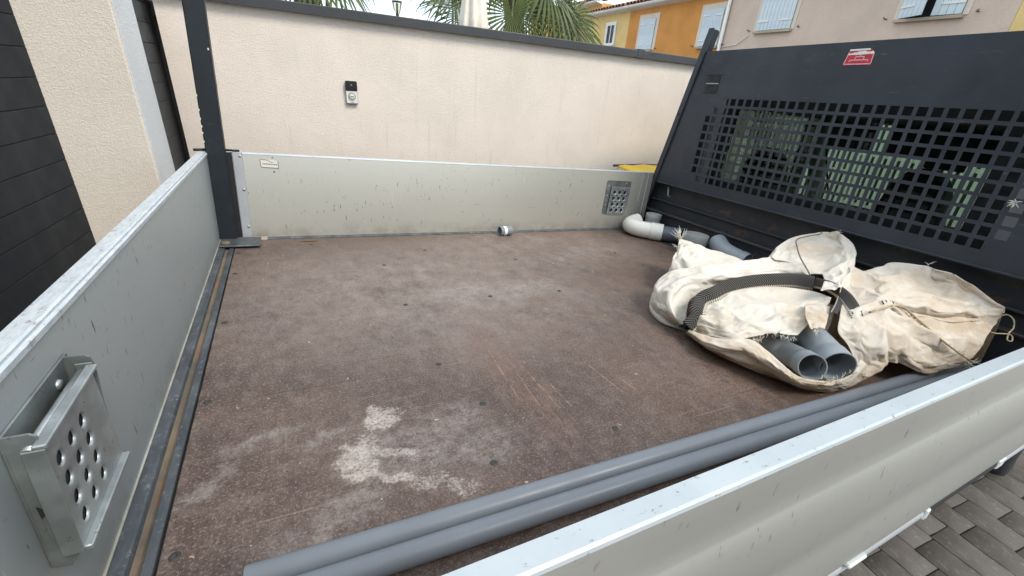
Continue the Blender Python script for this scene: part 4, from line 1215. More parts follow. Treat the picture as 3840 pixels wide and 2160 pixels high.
CREASES = {'right_lobe': [([(1.688, 0.614, 0.21), (1.748, 0.595, 0.228), (1.816, 0.582, 0.222), (1.828, 0.533, 0.2), (1.879, 0.487, 0.172), (1.989, 0.413, 0.1)], 0.018, 0.0123), ([(1.688, 0.586, 0.2), (1.736, 0.566, 0.21), (1.778, 0.518, 0.185), (1.861, 0.479, 0.14), (1.939, 0.428, 0.1)], 0.018, -0.0114), ([(1.797, 0.581, 0.225), (1.942, 0.536, 0.208), (2.139, 0.5, 0.195), (2.243, 0.474, 0.185)], 0.0195, 0.0114), ([(1.811, 0.537, 0.2), (1.961, 0.498, 0.18), (2.144, 0.457, 0.165)], 0.018, -0.0123), ([(1.651, 0.548, 0.19), (1.62, 0.525, 0.15), (1.653, 0.517, 0.06)], 0.0165, 0.0133), ([(1.665, 0.523, 0.18), (1.672, 0.507, 0.13), (1.717, 0.502, 0.08)], 0.015, -0.0133), ([(1.751, 0.518, 0.17), (1.735, 0.501, 0.13), (1.753, 0.498, 0.08)], 0.015, 0.0095), ([(1.78, 0.505, 0.165), (1.79, 0.485, 0.115), (1.811, 0.465, 0.07)], 0.018, -0.0095), ([(1.928, 0.814, 0.24), (1.774, 0.703, 0.235), (1.672, 0.628, 0.205)], 0.027, -0.0114), ([(1.818, 0.708, 0.26), (1.803, 0.601, 0.255), (1.904, 0.545, 0.24)], 0.015, -0.0047), ([(1.839, 0.456, 0.09), (1.91, 0.449, 0.1), (2.011, 0.438, 0.12)], 0.018, 0.0095)], 'back_lobe': [([(2.346, 0.724, 0.293), (2.287, 0.679, 0.283), (2.221, 0.627, 0.262), (2.189, 0.596, 0.25)], 0.015, -0.0209), ([(2.344, 0.695, 0.29), (2.316, 0.646, 0.277), (2.228, 0.576, 0.255)], 0.0195, 0.0114), ([(2.134, 0.782, 0.285), (2.143, 0.73, 0.282), (2.148, 0.675, 0.27)], 0.018, 0.0057), ([(2.351, 0.584, 0.262), (2.315, 0.531, 0.245), (2.326, 0.492, 0.225)], 0.015, -0.0076)], 'front_panel': [([(1.316, 0.919, 0.09), (1.354, 0.84, 0.14), (1.487, 0.821, 0.165)], 0.0132, 0.0066), ([(1.264, 0.845, 0.08), (1.329, 0.8, 0.125), (1.48, 0.784, 0.16), (1.618, 0.763, 0.185)], 0.011, -0.0077), ([(1.279, 0.78, 0.09), (1.364, 0.767, 0.13), (1.49, 0.739, 0.158)], 0.011, 0.0088), ([(1.33, 0.762, 0.1), (1.395, 0.744, 0.13), (1.446, 0.701, 0.15)], 0.0088, -0.0077), ([(1.388, 0.998, 0.11), (1.381, 0.893, 0.135), (1.354, 0.809, 0.14)], 0.011, 0.0044)], 'upper_fold': [([(1.273, 1.046, 0.1), (1.35, 1.072, 0.14), (1.469, 1.053, 0.18)], 0.0154, -0.0132), ([(1.283, 1.12, 0.1), (1.343, 1.11, 0.15), (1.502, 1.123, 0.185)], 0.0176, 0.011), ([(1.452, 1.067, 0.15), (1.598, 1.047, 0.19), (1.786, 1.006, 0.21)], 0.0132, -0.0088), ([(1.569, 1.121, 0.19), (1.769, 1.086, 0.21), (1.908, 1.003, 0.23)], 0.0176, 0.0088), ([(1.242, 1.032, 0.06), (1.286, 1.032, 0.08), (1.339, 1.034, 0.09)], 0.011, 0.0088)], 'lower_sling': [([(1.238, 0.864, 0.05), (1.246, 0.732, 0.07), (1.298, 0.626, 0.06), (1.337, 0.559, 0.05)], 0.011, 0.0088), ([(1.225, 0.786, 0.05), (1.284, 0.681, 0.05), (1.335, 0.578, 0.04)], 0.0088, -0.0077)], 'raised_flap': [([(1.843, 0.917, 0.24), (2.046, 0.996, 0.27), (2.234, 1.083, 0.29)], 0.0198, -0.0154), ([(1.838, 0.848, 0.25), (1.951, 0.883, 0.28), (2.125, 0.95, 0.3)], 0.0198, 0.011)], 'tied_corner': [([(1.763, 1.499, 0.186), (1.582, 1.3, 0.17), (1.562, 1.23, 0.155)], 0.0088, 0.011), ([(1.763, 1.499, 0.186), (1.653, 1.321, 0.178), (1.688, 1.233, 0.165)], 0.0088, -0.0099), ([(1.768, 1.499, 0.186), (1.761, 1.371, 0.18), (1.848, 1.276, 0.168)], 0.0088, 0.0088), ([(1.758, 1.5, 0.186), (1.609, 1.366, 0.165), (1.555, 1.309, 0.13)], 0.0077, -0.0088)]}
sack = thing('builders_sack', 'crumpled torn cream builders sack with black herringbone webbing, heaped against the headboard', 'sack', (1.7, 0.9, 0.0))

def grid_from(ctrl, nu, nv):
    rows = [catmull([Vector(p) for p in r], nu) for r in ctrl]
    cols = [catmull([rows[i][k] for i in range(len(rows))], nv) for k in range(len(rows[0]))]
    return [[cols[k][i] for k in range(len(cols))] for i in range(len(cols[0]))]

def with_back(ctrl, n=2, push=0.055, zmul=(0.62, 0.03), centre=(1.72, 0.85)):
    """add hidden rows that carry the cloth over the crest and down to the deck"""
    first = [Vector(p) for p in ctrl[0]]
    out = []
    for k in range(n):
        row = []
        for p in first:
            d = Vector((p.x - centre[0], p.y - centre[1], 0))
            d = d.normalized() if d.length > 1e-6 else Vector((1, 1, 0)).normalized()
            q = p + d * push * (k + 1)
            q.z = max(0.008, p.z * zmul[k])
            q.x = min(q.x, 2.312)
            row.append(tuple(q))
        out.append(row)
    return out[::-1] + ctrl

def tuck_back(ctrl, push=0.022):
    """hidden rows for a fold that rolls under itself, away from the viewer"""
    a, b = [], []
    for p in ctrl[0]:
        p = Vector(p)
        q = p + Vector((0.6, 0.75, 0)) * push
        q.z = p.z * 0.55
        r = p + Vector((0.6, 0.75, 0)) * push * 0.8
        r.z = 0.004
        a.append(tuple(r))
        b.append(tuple(q))
    return [a, b] + ctrl

def crease(p, k):
    h = 0.0
    for pts, w, amp in CREASES.get(k, ()):
        d = 9.0
        for a, b in zip(pts[:-1], pts[1:]):
            a, b = Vector(a), Vector(b)
            t = max(0.0, min(1.0, (p - a).dot(b - a) / (b - a).length_squared))
            d = min(d, (p - (a + (b - a) * t)).length)
        h += amp * (0.45 * math.exp(-(d / w) ** 2) + 0.55 * math.exp(-1.6 * d / w))
    return h

def wr(p, f, seed, stretch=(1, 1, 1)):
    q = Vector((p.x * stretch[0] * f + seed, p.y * stretch[1] * f + seed * 1.7, p.z * stretch[2] * f))
    return noise.noise(q)

def cloth_patch(name, ctrl, nu, nv, amp=0.010, sim=0.05, seed=0.0, thick=0.0022, grime=None, pin_rows=(0, -1), ragged=None):
    G = grid_from(ctrl, nu, nv)
    R, C = len(G), len(G[0])
    verts, faces = [], []
    for i in range(R):
        for k in range(C):
            a = G[min(i + 1, R - 1)][k] - G[max(i - 1, 0)][k]
            b = G[i][min(k + 1, C - 1)] - G[i][max(k - 1, 0)]
            nn = b.cross(a)
            nn = nn.normalized() if nn.length > 1e-9 else Vector((0, 0, 1))
            if nn.z < 0:
                nn = -nn
            e = min(i, R - 1 - i) / (R - 1) * 2
            w = min(1.0, e * 3 + 0.25)
            p = G[i][k]
            uu, vv = k / (C - 1), i / (R - 1)
            sk = vv + 0.25 * math.sin(uu * 3.1 + seed)
            h = (0.35 - abs(noise.noise(Vector((uu * 2.6 + seed, sk * 6.5, seed))))) * 2.2
            h += (0.30 - abs(noise.noise(Vector((uu * 6.0 + sk * 2.0, sk * 15.0, seed + 4))))) * 0.9
            h += (0.30 - abs(wr(p, 34.0, seed + 9))) * 0.35
            verts.append(p + nn * (h * amp * w + crease(p, name)))
    for i in range(R - 1):
        for k in range(C - 1):
            faces.append((i * C + k, i * C + k + 1, (i + 1) * C + k + 1, (i + 1) * C + k))
    if ragged:
        rnd = random.Random(int(seed * 10) + 5)
        side, amt = ragged
        jit = 0.0
        for k in range(C):
            jit = jit * 0.55 + rnd.uniform(-amt, amt)
            i = R - 1 if side == 'last' else 0
            j = R - 3 if side == 'last' else 2
            verts[i * C + k] = verts[i * C + k].lerp(verts[j * C + k], max(-0.4, min(1.2, 0.3 + jit)))
    me = bpy.data.meshes.new(name)
    me.from_pydata([tuple(v) for v in verts], [], faces)
    o = bpy.data.objects.new(name, me)
    link(o, sack)
    me.materials.append(M_CLOTH)
    o['_dims'] = (R, C)
    if sim > 0:
        vg = o.vertex_groups.new(name='pin')
        for i in range(R):
            for k in range(C):
                e = min(i, R - 1 - i)
                f = min(k, C - 1 - k)
                w = 1.0 if min(e, f) == 0 else (0.55 if min(e, f) == 1 else 0.0)
                if (i % nv == 0) and (k % nu == 0):
                    w = max(w, 0.75)
                if w > 0:
                    vg.add([i * C + k], w, 'REPLACE')
        md = o.modifiers.new('cloth', 'CLOTH')
        s = md.settings
        s.quality = 5
        s.mass = 0.15
        s.air_damping = 2.0
        s.tension_stiffness = 12
        s.compression_stiffness = 12
        s.shear_stiffness = 6
        s.bending_stiffness = 0.08
        s.tension_damping = 8
        s.compression_damping = 8
        s.bending_damping = 0.6
        s.vertex_group_mass = 'pin'
        s.pin_stiffness = 1.0
        s.shrink_min = -sim
        s.effector_weights.gravity = 0.15
        md.collision_settings.use_collision = False
        md.point_cache.frame_start = 1
        md.point_cache.frame_end = 40
    return o

random.seed(21)
SK = {}
SK['upper_fold'] = cloth_patch('upper_fold', tuck_back(SACK['upper_fold']), 13, 12, 0.0030, 0.016, 1.0)
SK['front_panel'] = cloth_patch('front_panel', SACK['front_panel'], 14, 14, 0.0035, 0.02, 2.0, ragged=('last', 0.35))
SK['lower_sling'] = cloth_patch('lower_sling', SACK['lower_sling'], 10, 10, 0.0045, 0.02, 3.0)
SK['raised_flap'] = cloth_patch('raised_flap', with_back(SACK['raised_flap'], centre=(1.85, 0.85), push=0.03), 11, 11, 0.0025, 0.015, 4.0)
SK['right_lobe'] = cloth_patch('right_lobe', tuck_back(SACK['right_lobe'], 0.020), 16, 13, 0.0022, 0.012, 5.0)
SK['back_lobe'] = cloth_patch('back_lobe', with_back(SACK['back_lobe'], centre=(1.75, 0.55), push=0.03), 13, 12, 0.0016, 0.012, 9.0)
SK['tied_corner'] = cloth_patch('tied_corner', SACK['tied_corner'] + [[(1.53, 1.33, 0.01), (1.50, 1.20, 0.10), (1.66, 1.15, 0.12), (1.90, 1.19, 0.13)]], 13, 13, 0.004, 0.025, 6.0)
SK['torn_tongue'] = cloth_patch('torn_tongue', SACK['torn_tongue'], 7, 7, 0.004, 0.0, 7.0, ragged=('last', 0.5))
SK['lining'] = cloth_patch('lining', [[(1.31, 0.96, 0.02), (1.50, 1.06, 0.06), (1.80, 1.02, 0.10), (1.95, 0.80, 0.12)],
                                      [(1.31, 0.86, 0.008), (1.50, 0.90, 0.008), (1.75, 0.86, 0.02), (1.85, 0.70, 0.05)],
                                      [(1.34, 0.72, 0.005), (1.45, 0.68, 0.005), (1.62, 0.66, 0.01), (1.75, 0.58, 0.045)],
                                      [(1.40, 0.60, 0.005), (1.46, 0.56, 0.005), (1.60, 0.545, 0.008), (1.70, 0.53, 0.044)]], 8, 8, 0.003, 0.0, 8.0)
for f in range(1, 31):
    SC.frame_set(f)
dg = bpy.context.evaluated_depsgraph_get()
for k, o in SK.items():
    if any(m.type == 'CLOTH' for m in o.modifiers):
        ev = o.evaluated_get(dg)
        co = [v.co.copy() for v in ev.data.vertices]
        o.modifiers.clear()
        o.vertex_groups.clear()
        for v, c in zip(o.data.vertices, co):
            v.co = c
    rnd = random.Random(5)
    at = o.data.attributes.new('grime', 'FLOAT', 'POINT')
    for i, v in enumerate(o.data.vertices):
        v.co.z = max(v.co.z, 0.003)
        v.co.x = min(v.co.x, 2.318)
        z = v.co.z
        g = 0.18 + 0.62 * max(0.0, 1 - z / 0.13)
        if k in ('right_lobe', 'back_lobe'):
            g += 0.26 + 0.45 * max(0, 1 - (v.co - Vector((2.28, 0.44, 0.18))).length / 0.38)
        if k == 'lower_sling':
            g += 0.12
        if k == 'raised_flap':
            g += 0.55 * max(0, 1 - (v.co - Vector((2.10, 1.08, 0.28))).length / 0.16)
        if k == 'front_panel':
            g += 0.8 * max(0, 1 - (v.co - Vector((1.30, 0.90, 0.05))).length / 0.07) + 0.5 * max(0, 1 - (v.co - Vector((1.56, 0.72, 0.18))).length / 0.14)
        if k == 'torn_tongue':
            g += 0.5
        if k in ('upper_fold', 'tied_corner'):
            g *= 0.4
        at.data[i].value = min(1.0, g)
    for p in o.data.polygons:
        p.use_smooth = True
    sub = o.modifiers.new('smooth', 'SUBSURF')
    sub.levels = 1
    sub.render_levels = 1
    so_ = o.modifiers.new('thickness', 'SOLIDIFY')
    so_.thickness = 0.0022
    so_.offset = -1.0
SC.frame_set(1)

# webbing ribbon
def ribbon(name, pts, width, mat, parent, up=(0, 0, 1), n=10, twist=None, thick=0.0025):
    P = catmull([Vector(p) for p in pts], n)
    WV = catmull([Vector(v) for v in twist], n)
    m = bmesh.new()
    uvl = m.loops.layers.uv.new('UVMap')
    L = 0.0
    prev = None
    acc = []
    for i, p in enumerate(P):
        d = (P[min(i + 1, len(P) - 1)] - P[max(i - 1, 0)]).normalized()
        tw = WV[i]
        s = (tw - d * tw.dot(d)).normalized()
        if prev is not None:
            L += (p - prev).length
        prev = p
        w = width
        row = [m.verts.new(p + s * w * (0.5 - j / 4)) for j in range(5)]
        acc.append((row, L))
    for (r0, l0), (r1, l1) in zip(acc[:-1], acc[1:]):
        for j in range(4):
            f = m.faces.new((r0[j], r0[j + 1], r1[j + 1], r1[j]))
            f.smooth = True
            for lp, (uu, vv) in zip(f.loops, ((l0, j / 4), (l0, (j + 1) / 4), (l1, (j + 1) / 4), (l1, j / 4))):
                lp[uvl].uv = (uu, vv)
    me = bpy.data.meshes.new(name)
    m.to_mesh(me)
    m.free()
    me.materials.append(mat)
    o = bpy.data.objects.new(name, me)
    link(o, parent)
    sd = o.modifiers.new('thickness', 'SOLIDIFY')
    sd.thickness = thick
    sd.offset = 0.0
    return o
def toward(pts, k):
    return [tuple(Vector(p) + Vector((-0.446, -0.81, 0.38)) * k) for p in pts]
W_R, W_U, W_D = (-0.89, 0.44, -0.1), (0.08, 0.39, 0.92), (0.75, 0.0, 0.65)
W_L = (-0.60, 0.58, 0.55)
ribbon('webbing_strap', toward(STRAP_A, 0.014), 0.056, M_WEB, sack, twist=(W_R, W_R, W_R, W_L, W_L, W_U, W_U, W_U, W_U, W_U))
ribbon('webbing_strap', toward(STRAP_B, 0.030), 0.040, M_WEB, sack, twist=(W_U, (0.50, 0.15, 0.80), (0.68, -0.04, 0.72), (0.80, -0.20, 0.50), (0.89, -0.44, 0.1), (0.89, -0.44, 0.1)))
ribbon('webbing_strap', STRAP_C, 0.020, M_WEB, sack, twist=[(0.89, -0.44, 0.1)] * 3)
sm_ = MB()
random.seed(3)
P = catmull([Vector(p) for p in toward(SEAM, 0.010)], 9)
st_ = MB()
for i in range(0, len(P) - 1):
    if i % 2 == 0 and i > 6:
        a = P[i] + Vector((0, 0.012, 0.006))
        st_.tube([a, a + Vector((0.006, 0.011, 0.007))], 0.0022, 5)
st_.build('seam_stitching', M_BLACK, sack)
st_ = MB()
st_.tube([tuple(p + Vector((0, 0, 0.004))) for p in P], 0.0035, 6)
st_.build('seam_welt', simple('dirty_welt', (0.42, 0.33, 0.22), 0.9, 0, 0.25, 40), sack)
st_ = MB()
fs_ = [Vector(p) for p in FLAPSEAM]
for p in fs_:
    p.x = min(p.x, 2.262)
st_.tube([tuple(p + Vector((-0.006, -0.006, 0.004))) for p in catmull(fs_, 8)], 0.0026, 6)
st_.build('flap_cord', simple('grey_cord', (0.13, 0.11, 0.09), 0.9, 0, 0.2, 60), sack)
st_ = MB()
st_.tube([tuple(p) for p in catmull([Vector(p) for p in CORD], 6)], 0.0024, 6)
st_.build('loose_twine', M_CORD, sack)
kn = MB()
for k in range(7):
    a = Vector((1.264, 0.954, 0.040)) + Vector((random.uniform(-.016, .016), random.uniform(-.016, .016), random.uniform(-.012, .014)))
    kn.tube([a, a + Vector((random.uniform(-.01, .01), random.uniform(-.01, .01), 0.006)), a + Vector((random.uniform(-.02, .02), random.uniform(-.02, .02), 0))], [0.006, 0.008, 0.005], 7)
kn.build('knot', M_BLACK, sack)
th = MB()
def strands(c, n, L, rnd, bias=(0, 0, 0), r=0.0008):
    c = Vector(c)
    for k in range(n):
        d = (Vector((rnd.uniform(-1, 1), rnd.uniform(-1, 1), rnd.uniform(-0.5, 1))) + Vector(bias)).normalized() * L * rnd.uniform(0.45, 1.0)
        p = c + Vector((rnd.uniform(-.008, .008), rnd.uniform(-.008, .008), rnd.uniform(-.004, .004)))
        mid = p + d * 0.5 + Vector((rnd.uniform(-1, 1), rnd.uniform(-1, 1), rnd.uniform(-1, 1))) * L * 0.12
        q = p + d
        q.z = max(q.z, 0.003)
        q.x = min(q.x, 2.30)
        th.tube([p, mid, q], [r, r * 0.9, r * 0.4], 4)
rnd = random.Random(8)
strands((1.778, 1.515, 0.19), 24, 0.07, rnd, (-0.5, 0.5, 0.9), 0.0014)
strands((1.70, 1.45, 0.17), 8, 0.04, rnd, (-0.5, 0.3, -0.3), 0.0014)
for a, b in zip(EDGE_F[:-1], EDGE_F[1:]):
    for k in range(7):
        strands(Vector(a).lerp(Vector(b), k / 7), 1, 0.026, rnd, (-0.5, -0.9, -0.6))
for a, b in zip(EDGE_S[:-1], EDGE_S[1:]):
    for k in range(6):
        strands(Vector(a).lerp(Vector(b), k / 6), 1, 0.020, rnd, (0.2, -0.4, 0.8))
strands((1.43, 0.515, 0.06), 14, 0.030, rnd, (0.2, -0.6, 0.4), 0.0010)
strands((1.56, 0.512, 0.07), 9, 0.032, rnd, (0.8, -0.5, -0.2), 0.0010)
strands((1.455, 0.632, 0.172), 8, 0.024, rnd, (-0.3, -0.5, -0.7))
strands((1.50, 0.68, 0.185), 5, 0.024, rnd, (-0.6, -0.3, -0.4))
strands((2.245, 1.055, 0.345), 5, 0.02, rnd, (0.1, -0.1, 0.4))
strands((2.262, 0.70, 0.318), 4, 0.035, rnd, (0.3, 0.0, 0.6))
strands((2.0, 0.41, 0.085), 16, 0.05, rnd, (0.9, -0.2, -0.1))
o = th.build('frayed_threads', M_THREAD, sack)
o['kind'] = 'stuff'

# ------------------------------------------------------------------ surroundings: materials
def stucco(name, col, grain=0.9, streak=0.0, blotch=0.12, gscale=150.0):
    n = NT(name)
    c = n.mix(n.mr(n.noise(1.4, 5, 0.6), 0.3, 0.7), tuple(v * (1 - blotch) for v in col), tuple(min(1, v * (1 + blotch * 0.4)) for v in col))
    c = n.mix(n.math('MULTIPLY', n.mr(n.noise(gscale, 3, 0.6), 0.36, 0.62, 1.0, 0.0), 0.22), c, tuple(v * 0.62 for v in col))
    if streak > 0:
        s = n.noise(3.0, 6, 0.7, n.vec((9.0, 9.0, 0.55), (2, 3, 0)))
        c = n.mix(n.math('MULTIPLY', n.mr(s, 0.55, 0.74), streak), c, tuple(v * 0.70 for v in col))
        s2 = n.noise(4.0, 4, 0.6, n.vec((24.0, 24.0, 2.6), (5, 1, 4)))
        c = n.mix(n.math('MULTIPLY', n.mr(s2, 0.70, 0.76), streak * 1.1), c, tuple(v * 0.60 for v in col))
    n.set(c, 0.92, 0.0, 0.2)
    b = n.bump(n.noise(gscale * 0.75, 4, 0.6, dist=0.4), grain, 0.0055)
    n.bump(n.noise(9.0, 3), 0.12, 0.01, b)
    return n.m
M_WALL = stucco('cream_render', (0.77, 0.675, 0.585), 0.70, 0.42, 0.10, 170.0)
M_PILLAR = stucco('pillar_render', (0.74, 0.66, 0.56), 0.75, 0.0, 0.08, 210.0)
M_PFRONT = stucco('white_render', (0.66, 0.67, 0.67), 0.6, 0.0, 0.05, 150.0)
M_COPING = simple('anthracite_coping', (0.085, 0.078, 0.068), 0.5, 0.1, 0.14, 4)
M_COPE2 = simple('coping_front', (0.040, 0.041, 0.043), 0.5, 0.1, 0.10, 4)
M_GARAGE = simple('anthracite_slat', (0.006, 0.0095, 0.0145), 0.7, 0.0, 0.08, 3)
M_GATE = simple('grey_gate_slat', (0.072, 0.070, 0.068), 0.5, 0.0, 0.08, 3)
M_GATEDK = simple('dark_gate_frame', (0.035, 0.034, 0.038), 0.45, 0.0, 0.08, 3)
M_YELLOW = simple('yellow_bin_lid', (0.80, 0.52, 0.02), 0.4, 0.0, 0.06, 6)
M_BIN = simple('grey_bin_plastic', (0.045, 0.048, 0.050), 0.55, 0.0, 0.1, 10)

def env_thing(name, label, cat, base, group=None):
    return thing(name, label, cat, base, group, BM)

# ground sheet and stone-pattern pavers
def ground_mat():
    n = NT('joint_sand')
    c = n.mix(n.noise(3, 6), (0.06, 0.055, 0.05), (0.11, 0.10, 0.09))
    n.set(c, 0.95, 0, 0.2)
    n.bump(n.noise(60, 5), 0.5, 0.005)
    return n.m
g = MB()
N = 24
V, F = [], []
for i in range(N + 1):
    for j in range(N + 1):
        f = lambda t: (abs(t) ** 2.2) * (1 if t > 0 else -1) * 180.0
        V.append((f(i / N * 2 - 1), f(j / N * 2 - 1), GZ - 0.012))
for i in range(N):
    for j in range(N):
        F.append((i * (N + 1) + j, (i + 1) * (N + 1) + j, (i + 1) * (N + 1) + j + 1, i * (N + 1) + j + 1))
g.poly(V, F)
def paver_mat():
    n = NT('stamped_stone')
    oi = n.t.nodes.new('ShaderNodeObjectInfo')
    c = n.mix(oi.outputs['Random'], (0.082, 0.071, 0.061), (0.118, 0.102, 0.088))
    tw = n.tc.outputs['Object']
    sl = n.noise(14.0, 7, 0.72, n.vec((2.6, 1.0, 1.0), rot=(0, 0, 0.6)), 0.5)
    c = n.mix(n.math('MULTIPLY', n.mr(sl, 0.48, 0.66), 0.65), c, (0.085, 0.078, 0.072))
    c = n.mix(n.math('MULTIPLY', n.mr(n.noise(40, 5, 0.7), 0.55, 0.7), 0.3), c, (0.30, 0.27, 0.24))
    n.set(c, 0.7, 0, 0.35)
    b = n.bump(sl, 0.6, 0.008)
    n.bump(n.noise(110, 3), 0.3, 0.002, b)
    return n.m
gm = NT('far_paving')
cc = gm.mix(gm.noise(2.0, 6), (0.13, 0.115, 0.10), (0.19, 0.17, 0.15))
br = gm.t.nodes.new('ShaderNodeTexBrick')
br.inputs['Scale'].default_value = 1.0
br.inputs['Brick Width'].default_value = 0.30
br.inputs['Row Height'].default_value = 0.142
br.inputs['Mortar Size'].default_value = 0.006
br.inputs['Color1'].default_value = (0.15, 0.133, 0.115, 1)
br.inputs['Color2'].default_value = (0.20, 0.178, 0.155, 1)
br.inputs['Mortar'].default_value = (0.05, 0.046, 0.04, 1)
gm.lk(gm.vec((1, 1, 1), rot=(0, 0, RAD(90))), br.inputs['Vector'])
gm.set(br.outputs['Color'], 0.8, 0, 0.3)
ground = envobj(g.build('ground', gm.m))
ground['kind'] = 'structure'
M_PAVER = paver_mat()
# pavers in staggered rows running across the drive; a handful of shared shapes
random.seed(31)
variants = []
for v in range(10):
    L = (0.15, 0.17, 0.19, 0.21, 0.23, 0.18, 0.20, 0.16, 0.22, 0.19)[v]
    m = MB()
    w = 0.1388
    n1, n2 = 2, 3
    top, base = [], []
    ring = []
    for k in range(n1 + 1):
        ring.append((-w / 2 + w * k / n1, -L / 2))
    for k in range(1, n2 + 1):
        ring.append((w / 2, -L / 2 + L * k / n2))
    for k in range(1, n1 + 1):
        ring.append((w / 2 - w * k / n1, L / 2))
    for k in range(1, n2):
        ring.append((-w / 2, L / 2 - L * k / n2))
    ring = [(x + random.uniform(-.0012, .0012), y + random.uniform(-.0012, .0012)) for x, y in ring]
    n = len(ring)
    VV = [(x, y, -0.010) for x, y in ring] + [(x * 0.993, y * 0.995, 0.0040) for x, y in ring] + [(x * 0.955, y * 0.975, 0.0065 + random.uniform(-.0012, .0012)) for x, y in ring] + [(random.uniform(-.01, .01), 0, 0.0072)]
    FF = []
    for a in range(2):
        for k in range(n):
            FF.append((a * n + k, a * n + (k + 1) % n, (a + 1) * n + (k + 1) % n, (a + 1) * n + k))
    for k in range(n):
        FF.append((2 * n + k, 2 * n + (k + 1) % n, 3 * n))
    m.poly(VV, FF, True)
    variants.append((L, m))
protos = []
count = 0
for r in range(22):
    x = 1.25 + r * 0.141
    y = -0.95 - random.random() * 0.2
    while y < 0.95 and count < 300:
        i = random.randrange(10)
        L = variants[i][0]
        px = (x, y + L / 2, GZ)
        got = [p for p in protos if p[0] == i]
        if not got:
            o = variants[i][1].build('paver', M_PAVER, ground)
            protos.append((i, o))
        else:
            o = share(got[0][1], ground)
        o.location = px
        if random.random() < 0.5:
            o.rotation_euler = (0, 0, math.pi)
        y += L + 0.0028
        count += 1

# ------------------------------------------------------------------ boundary wall with coping
YW = 3.2
wall = env_thing('boundary_wall', 'long cream rendered boundary wall with a dark coping, behind the truck', 'wall', (1.5, YW + 0.1, GZ))
m = MB()
def wt(x):
    return 0.9965 - 0.0135 * (x + 0.258)
xa, xb = -0.735, 3.2
m.prism([(xa, GZ - 0.05), (xb, GZ - 0.05), (xb, wt(xb)), (xa, wt(xa))], 1, YW, YW + 0.20)
m.build('wall_face', M_WALL, wall)
xs = [xa - 0.03, 2.325, xb]
for a, b in zip(xs[:-1], xs[1:]):
    z0, z1 = wt(a), wt(b)
    mm = MB()
    prof = [(YW - 0.040, -0.004), (YW - 0.0395, 0.042), (YW - 0.037, 0.046), (YW + 0.235, 0.052), (YW + 0.240, 0.046), (YW + 0.240, -0.004), (YW + 0.232, -0.004), (YW + 0.232, 0.0), (YW - 0.032, 0.0), (YW - 0.032, -0.004)]
    n = len(prof)
    mm.poly([(a + 0.0015, y, z0 + z) for y, z in prof] + [(b - 0.0015, y, z1 + z) for y, z in prof], [tuple(range(n)), tuple(range(2 * n - 1, n - 1, -1))] + [(i, (i + 1) % n, n + (i + 1) % n, n + i) for i in range(n)])
    mm.build('coping', M_COPE2, wall)
z = wt(2.325)
box_obj('coping_joint', (2.295, YW - 0.0425, z - 0.006), (2.352, YW + 0.242, z + 0.0535), M_COPE2, wall, 0.001)

# knocked spot in the render
kc = MB()
rk = random.Random(2)
ring = [(0.016 + 0.016 * math.cos(a * math.pi / 6) * rk.uniform(0.7, 1.2), 0.331 + 0.0035 * math.sin(a * math.pi / 6) * rk.uniform(0.7, 1.3)) for a in range(12)]
kc.prism(ring, 1, YW - 0.0012, YW + 0.001)
kc.build('chipped_spot', stucco('bare_plaster', (0.84, 0.80, 0.74), 0.5, 0.0, 0.05), wall)

# doorbell
db = env_thing('video_doorbell', 'small black and silver video doorbell fixed to the cream wall', 'doorbell', (0.2, YW, 0.52))
def rounded(m, x0, x1, z0, z1, y0, y1, r, seg=5):
    pts = []
    for cx, cz, a0 in ((x1 - r, z1 - r, 0), (x0 + r, z1 - r, 90), (x0 + r, z0 + r, 180), (x1 - r, z0 + r, 270)):
        for k in range(seg + 1):
            a = RAD(a0 + 90 * k / seg)
            pts.append((cx + r * math.cos(a), cz + r * math.sin(a)))
    m.prism(pts, 1, y0, y1)
    return m
M_DBGREY = simple('doorbell_grey', (0.20, 0.21, 0.22), 0.4, 0.3, 0.05)
M_DBSILV = simple('doorbell_silver', (0.70, 0.68, 0.64), 0.35, 0.2, 0.04)
M_DBBLK = simple('doorbell_gloss_black', (0.006, 0.006, 0.007), 0.15, 0.0, 0.05)
M_DBCRM = simple('doorbell_button', (0.66, 0.60, 0.44), 0.4, 0.0, 0.04)
M_LENS = simple('doorbell_lens', (0.06, 0.06, 0.065), 0.1, 0.0, 0.05)
rounded(MB(), 0.172, 0.242, 0.521, 0.652, YW - 0.020, YW - 0.0005, 0.008).build('housing', M_DBGREY, db)
rounded(MB(), 0.172, 0.242, 0.598, 0.655, YW - 0.0265, YW - 0.0202, 0.008).build('camera_panel', M_DBBLK, db)
rounded(MB(), 0.174, 0.2400, 0.527, 0.5975, YW - 0.0240, YW - 0.0203, 0.003).build('front_plate', M_DBSILV, db)
MB().disc((0.207, YW - 0.0262, 0.627), 0.009, (0, -1, 0), 18, 0.0025).build('lens', M_LENS, db)
mm = MB()
mm.lathe([(0.0185, 0.0), (0.0185, 0.003), (0.0215, 0.003), (0.0215, 0.0)], 28, Matrix.Translation((0.207, YW - 0.0241, 0.566)) @ Matrix.Rotation(RAD(90), 4, 'X'))
mm.build('button_ring', M_DBGREY, db)
bt = MB().disc((0.207, YW - 0.0245, 0.566), 0.018, (0, -1, 0), 24, 0.0022).build('button', M_DBCRM, db)
box_obj('button_print', (0.196, YW - 0.0274, 0.5640), (0.218, YW - 0.0268, 0.5680), M_DBGREY, bt)
box_obj('name_print', (0.198, YW - 0.0246, 0.5305), (0.216, YW - 0.0241, 0.5335), M_DBGREY, db)

